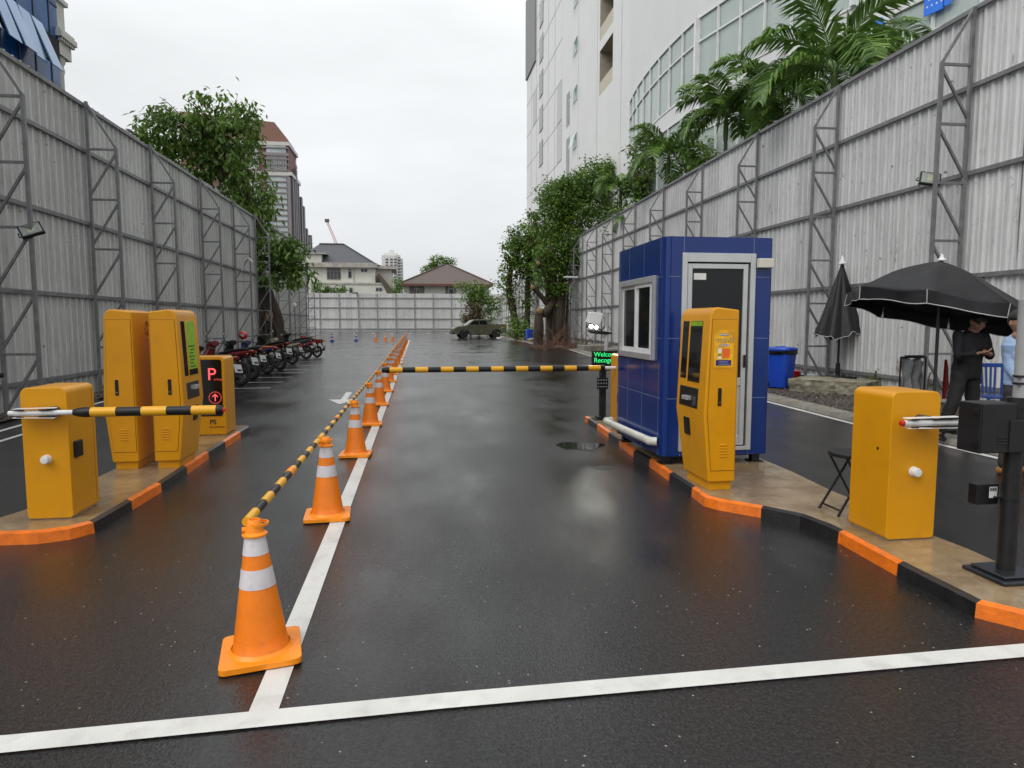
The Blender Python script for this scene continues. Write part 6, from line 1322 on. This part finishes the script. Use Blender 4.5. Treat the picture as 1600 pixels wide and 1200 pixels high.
# drain cover and puddle
p = gd(943, 731); t = thing('drain_cover', (p[0], p[1], .004), 'small dark round drain cover in the asphalt before the booth', 'drain'); m = MB(); m.lathe([(0,0),(.09,0),(.10,-.002)], n=20, cap=False); m.build('plate', BLK, t)
def puddle():
    m, n, k, b = nodes('puddle water'); b.inputs['Base Color'].default_value = (.02,.02,.021,1); b.inputs['Roughness'].default_value = .05; b.inputs['Specular IOR Level'].default_value = .5; return m
PU = puddle()
for (u, v, rx, ry, sd) in ((905,697,.30,.26,1),):
    p = gd(u, v); r_ = random.Random(sd); m = MB(); q = [(p[0]+rx*math.cos(R(10*i))*(1+.18*math.sin(i*.52+sd)+.03*r_.uniform(-1,1)), p[1]+ry*math.sin(R(10*i))*(1+.18*math.sin(i*.7)+.03*r_.uniform(-1,1)), .003) for i in range(36)]
    m.add(q, [tuple(range(36))]); o = m.build('puddle', PU); tag(o, kind='structure')

# ------------------------------------------------------------------ people
SKIN = mat('skin', (.36,.19,.125), .5, 0, .06, 8); HAIR = mat('black hair', (.012,.010,.009), .5, 0, .2, 30, .3, 120)
def seg(m, pts, rad, n=16, flat=1.0):
    m.tube([Vector(p) for p in pts], rad, n, flat=flat)
    for p, r in zip(pts, rad): m.ball(p, r*.98, 12)
def torso(m, S, g=0, lower=True):
    secs = [((*S['hip'],), (.165+g,0,0), (0,.115+g,0))]
    h = Vector(S['hip']); c = Vector(S['neck']); L = lambda f: h.lerp(c, f)
    secs = [(L(-.16), (.13+g,0,0), (0,.10+g,0)), (L(0), (.165+g,0,0), (0,.115+g,0)), (L(.25), (.145+g,0,0), (0,.105+g,0)), (L(.55), (.17+g,0,0), (0,.12+g,0)), (L(.80), (.185+g,0,0), (0,.115+g,0)), (L(.95), (.13+g,0,0), (0,.085+g,0)), (L(1.02), (.06+g,0,0), (0,.06+g,0))]
    m.loft(secs, 20, e=2.3)
def person(loc, rz, J, label, shirt, pants, shoe, headrot, smile=False, sleeve='long'):
    t = thing('person', loc, label, 'person', None, rz)
    m = MB(); torso(m, J); nk = Vector(J['neck']); hd = Vector(J['head']); seg(m, [nk-Vector((0,0,.05)), nk.lerp(hd,.5), hd-Vector((0,0,.03))], [.062,.056,.055])
    for s_ in 'LR':
        sh, el, wr = J['sh'+s_], J['el'+s_], J['wr'+s_]; hp, kn, an = J['hp'+s_], J['kn'+s_], J['an'+s_]
        seg(m, [sh, el, wr], [.052,.040,.027]); seg(m, [hp, kn, an], [.085,.055,.038]); seg(m, [an, Vector(an).lerp(Vector(J['toe'+s_]), .4)-Vector((0,0,.01))], [.035,.026])
        # hand: palm, four fingers, thumb
        w = Vector(wr); hdv = Vector(J['hd'+s_]).normalized(); pn = Vector(J['pn'+s_]).normalized(); sd = hdv.cross(pn).normalized()*J.get('th'+s_, 1)
        pc = w+hdv*.05; m.loft([(w, sd*.026, pn*.018), (w+hdv*.045, sd*.038, pn*.017), (w+hdv*.088, sd*.040, pn*.013)], 12)
        for i, (o_, ln) in enumerate(((.030,.068),(.011,.078),(-.010,.072),(-.029,.056))):
            b0 = w+hdv*.084+sd*o_; c1 = (hdv-pn*-.35).normalized(); c2 = (hdv+pn*1.3).normalized(); m.tube([b0, b0+c1*ln*.45, b0+c1*ln*.45+c2*ln*.30, b0+c1*ln*.45+c2*ln*.3+(c2+pn).normalized()*ln*.25], [.0095,.009,.0085,.007], 8)
        b0 = w+hdv*.03+sd*.03; m.tube([b0, b0+(sd*.7+hdv*.6).normalized()*.035, b0+(sd*.7+hdv*.6).normalized()*.035+(hdv+pn*.6).normalized()*.03], [.012,.0105,.0085], 8)
    # head
    M = Matrix.Translation(hd) @ Euler(headrot).to_matrix().to_4x4(); hv = len(m.v)
    m.ball((0,0,.10), .1, 22, sc=(.78,.93,1.18)); 
    for i in range(hv, len(m.v)):
        x, y, z = m.v[i]
        if z < .09: f = (.09-z)/.11; x *= 1-.30*f; y = y*(1-.12*f)-.012*f if y < 0 else y*(1-.35*f)
        if y < 0 and abs(x) < .05 and .06 < z < .13: y += .004
        m.v[i] = (x, y, z)
    a = len(m.v); m.loft([((0,-.088,.118),(.008,0,0),(0,0.006,.0)),((0,-.100,.098),(.012,0,0),(0,.012,0)),((0,-.106,.080),(.018,0,0),(0,.014,0)),((0,-.092,.072),(.014,0,0),(0,.010,0))], 8)
    for s_ in (-1,1): m.ball((s_*.080,.008,.095), .022, 10, sc=(.35,.8,1.4)); m.ball((s_*.045,-.072,.085), .022, 8, sc=(1,.6,.9))
    m.ball((0,-.078,.030), .022, 8, sc=(1.2,.8,.7)); m.loft([((0,-.094,.063),(.020,0,0),(0,.006,0)),((0,-.098,.056),(.026,0,0),(0,.008,0)),((0,-.092,.048),(.020,0,0),(0,.008,0))], 10)
    for i in range(hv, len(m.v)): m.v[i] = tuple(M @ Vector(m.v[i]))
    b = m.build('body', SKIN, t, smooth=True, ang=180); rm = b.modifiers.new('r', 'REMESH'); rm.mode = 'VOXEL'; rm.voxel_size = .0055; rm.use_smooth_shade = True; sm_ = b.modifiers.new('s', 'SMOOTH'); sm_.iterations = 2; sm_.factor = .5
    def headpart(name, mt, fn, par, smooth=True):
        q = MB(); fn(q); q.v = [tuple(M @ Vector(p)) for p in q.v]; return q.build(name, mt, par, smooth=smooth, ang=180)
    def hair(q):
        q.ball((0,.008,.118), .104, 26, sc=(.84,.96,1.06)); r2 = random.Random(2)
        keep = []
        for f in q.f:
            c = sum((Vector(q.v[i]) for i in f), Vector())/len(f)
            if c.z > .150-.02*abs(c.x)/.08 or (c.y > .0 and c.z > .05+.02*(c.y < .04)): keep.append(f)
        q.f = keep; q.m = [0]*len(keep); q.v = [tuple(Vector(p)*(1+r2.uniform(-.015,.02))) for p in q.v]
    h_ = headpart('hair', HAIR, hair, b); h_.modifiers.new('t','SOLIDIFY').thickness = .008
    headpart('eye', mat('eye white', (.55,.53,.5), .3), lambda q: [q.ball((s_*.030,-.084,.108), .011, 10, sc=(1.25,.6,.55)) for s_ in (-1,1)], b)
    headpart('pupil', mat('pupil', (.01,.008,.006), .2), lambda q: [q.ball((s_*.030,-.0885,.108), .0055, 8) for s_ in (-1,1)], b)
    headpart('eyebrow', HAIR, lambda q: [q.tube([(s_*.015,-.091,.123),(s_*.032,-.090,.128),(s_*.050,-.080,.122)], [.003,.0035,.002], 6) for s_ in (-1,1)], b)
    headpart('lips', mat('lips', (.30,.10,.08), .4), lambda q: (q.tube([(-.027,-.086,.060),(-.012,-.099,.0545 if smile else .057),(.012,-.099,.0545 if smile else .057),(.027,-.086,.060)], [.002,.0035,.0035,.002], 6), q.tube([(-.027,-.086,.060),(-.012,-.098,.042 if smile else .052),(.012,-.098,.042 if smile else .052),(.027,-.086,.060)], [.002,.004,.004,.002], 6)), b)
    if smile: headpart('teeth', mat('teeth', (.75,.73,.68), .3), lambda q: q.loft([((-.022,-.090,.055),(0,.004,0),(0,0,.003)),((0,-.1005,.049),(0,.004,0),(0,0,.0055)),((.022,-.090,.055),(0,.004,0),(0,0,.003))], 8), b)
    def cloth(name, mt, fn):
        q = MB(); fn(q); o = q.build(name, mt, t, smooth=True, ang=180); r2 = o.modifiers.new('r','REMESH'); r2.mode = 'VOXEL'; r2.voxel_size = .009; r2.use_smooth_shade = True
        tq = bpy.data.textures.get('folds') or bpy.data.textures.new('folds','CLOUDS'); tq.noise_scale = .09; dd = o.modifiers.new('d','DISPLACE'); dd.texture = tq; dd.strength = .028; dd.mid_level = .45; s2 = o.modifiers.new('s','SMOOTH'); s2.iterations = 3; return o
    def f_shirt(q):
        torso(q, J, .020)
        for s_ in 'LR':
            sh, el, wr = Vector(J['sh'+s_]), Vector(J['el'+s_]), Vector(J['wr'+s_])
            if sleeve == 'long': seg(q, [sh, el, el.lerp(wr,.86)], [.066,.055,.042])
            else: seg(q, [sh, el, el.lerp(wr,.35)], [.068,.058,.054])
        q.lathe([(.072,0),(.070,.035),(.060,.035)], J['neck'], 16, cap=False)
    def f_pants(q):
        h = Vector(J['hip']); q.loft([(h+Vector((0,0,.06)), (.178,0,0), (0,.130,0)), (h, (.182,0,0), (0,.135,0)), (h-Vector((0,0,.12)), (.165,0,0), (0,.125,0))], 18)
        for s_ in 'LR': seg(q, [J['hp'+s_], J['kn'+s_], Vector(J['kn'+s_]).lerp(Vector(J['an'+s_]), .92)], [.102,.076,.062])
    cloth('trousers', pants, f_pants); cloth('shirt', shirt, f_shirt)
    for s_ in 'LR':
        a_, to = Vector(J['an'+s_]), Vector(J['toe'+s_]); d = Vector((to.x-a_.x, to.y-a_.y, 0)).normalized(); q = MB(); sdv = Vector((-d.y, d.x, 0)); b0 = Vector((a_.x, a_.y, 0))
        q.loft([(b0-d*.07+Vector((0,0,.035)), sdv*.030, (0,0,.035)), (b0-d*.02+Vector((0,0,.05)), sdv*.040, (0,0,.05)), (b0+d*.08+Vector((0,0,.042)), sdv*.045, (0,0,.040)), (b0+d*.16+Vector((0,0,.030)), sdv*.044, (0,0,.028)), (b0+d*.205+Vector((0,0,.022)), sdv*.025, (0,0,.018))], 14); q.build('shoe', shoe, t, smooth=True, ang=60)
    return t
BSH = mat('black shirt cloth', (.006,.0065,.009), .8, 0, .15, 8, .4, 150); BTR = mat('black trouser cloth', (.0065,.0065,.007), .85, 0, .15, 8, .4, 150)
# man in black: weight on the right leg, left leg out to the picture left, phone held at the chest, head bowed
J1 = dict(hip=(.03,0,.90), neck=(.06,-.01,1.37), head=(.05,-.06,1.42), shL=(-.14,-.02,1.33), shR=(.25,.0,1.33), elL=(-.20,-.10,1.07), elR=(.30,-.06,1.06), wrL=(-.12,-.31,1.12), wrR=(.06,-.30,1.10),
    hpL=(-.05,0,.86), hpR=(.11,0,.86), knL=(-.20,-.06,.47), knR=(.13,-.02,.46), anL=(-.34,-.03,.08), anR=(.14,.04,.08), toeL=(-.42,-.17,.03), toeR=(.16,-.12,.03), hdL=(.55,-.45,.1), pnL=(.2,.0,1), hdR=(-.8,-.25,.12), pnR=(-.1,.1,1), thL=-1, thR=1)
person((6.96, 7.78, .06), R(2), J1, 'man in black shirt and trousers standing under the open umbrella looking down at his phone', BSH, BTR, BLK, (R(38), R(0), R(-12)))
t = thing('mobile_phone', (6.855, 7.42, 1.225), 'black phone held in the hands of the man in black', 'phone', None, R(10)); t.rotation_euler = (R(-35), R(5), R(10))
m = MB(); m.box(-.036,-.076,-.005,.036,.076,.005); bd = m.build('case', BLK, t, bevel=.004); m = MB(); m.box(-.033,-.072,.005,.033,.072,.0058); m.build('screen', SCR, bd)
t = thing('arm_band', (7.27, 7.76, 1.25), 'small white badge on the sleeve of the man in black', 'badge'); m = MB(); m.box(-.012,-.05,-.012,.0,-.02,.012); m.build('badge', WHT, t, bevel=.003)
# smiling man in light blue, mostly behind the near pole
J2 = dict(hip=(.03,0,.93), neck=(-.03,-.01,1.42), head=(-.135,-.05,1.455), shL=(-.13,.03,1.35), shR=(.20,.02,1.38), elL=(-.155,-.02,1.08), elR=(.28,.02,1.10), wrL=(-.155,-.20,.90), wrR=(.25,-.14,.92),
    hpL=(-.06,0,.88), hpR=(.12,0,.88), knL=(-.09,-.03,.48), knR=(.14,-.02,.48), anL=(-.12,.02,.08), anR=(.15,.04,.08), toeL=(-.16,-.14,.03), toeR=(.18,-.12,.03), hdL=(.15,-.75,-.6), pnL=(.9,.2,-.1), hdR=(-.2,-.6,-.6), pnR=(-.8,.2,-.1), thL=1, thR=-1)
person((6.05, 6.05, .0), R(8), J2, 'smiling man in light blue shirt and tan shoes standing behind the near pole', mat('light blue cloth', (.30,.42,.62), .75, 0, .08, 8, .3, 150), mat('dark trouser cloth', (.03,.025,.03), .85, 0, .15, 8), mat('tan leather', (.42,.19,.06), .5), (R(4), R(-4), R(-18)), True, 'short')
t = thing('wrist_watch', (5.91, 5.88, .965), 'wrist watch with a pale strap on the man in light blue', 'watch', None, R(8)); t.rotation_euler = (R(40), 0, R(8)); m = MB(); m.lathe([(.030,-.010),(.033,-.008),(.033,.008),(.030,.010)], n=16, cap=False); m.lathe([(.0,-.0),(.014,0),(.014,.006),(0,.006)], (-.034,0,0), 12, 'x'); m.build('strap', mat('watch strap', (.45,.36,.2), .4), t, smooth=True)
#MORE
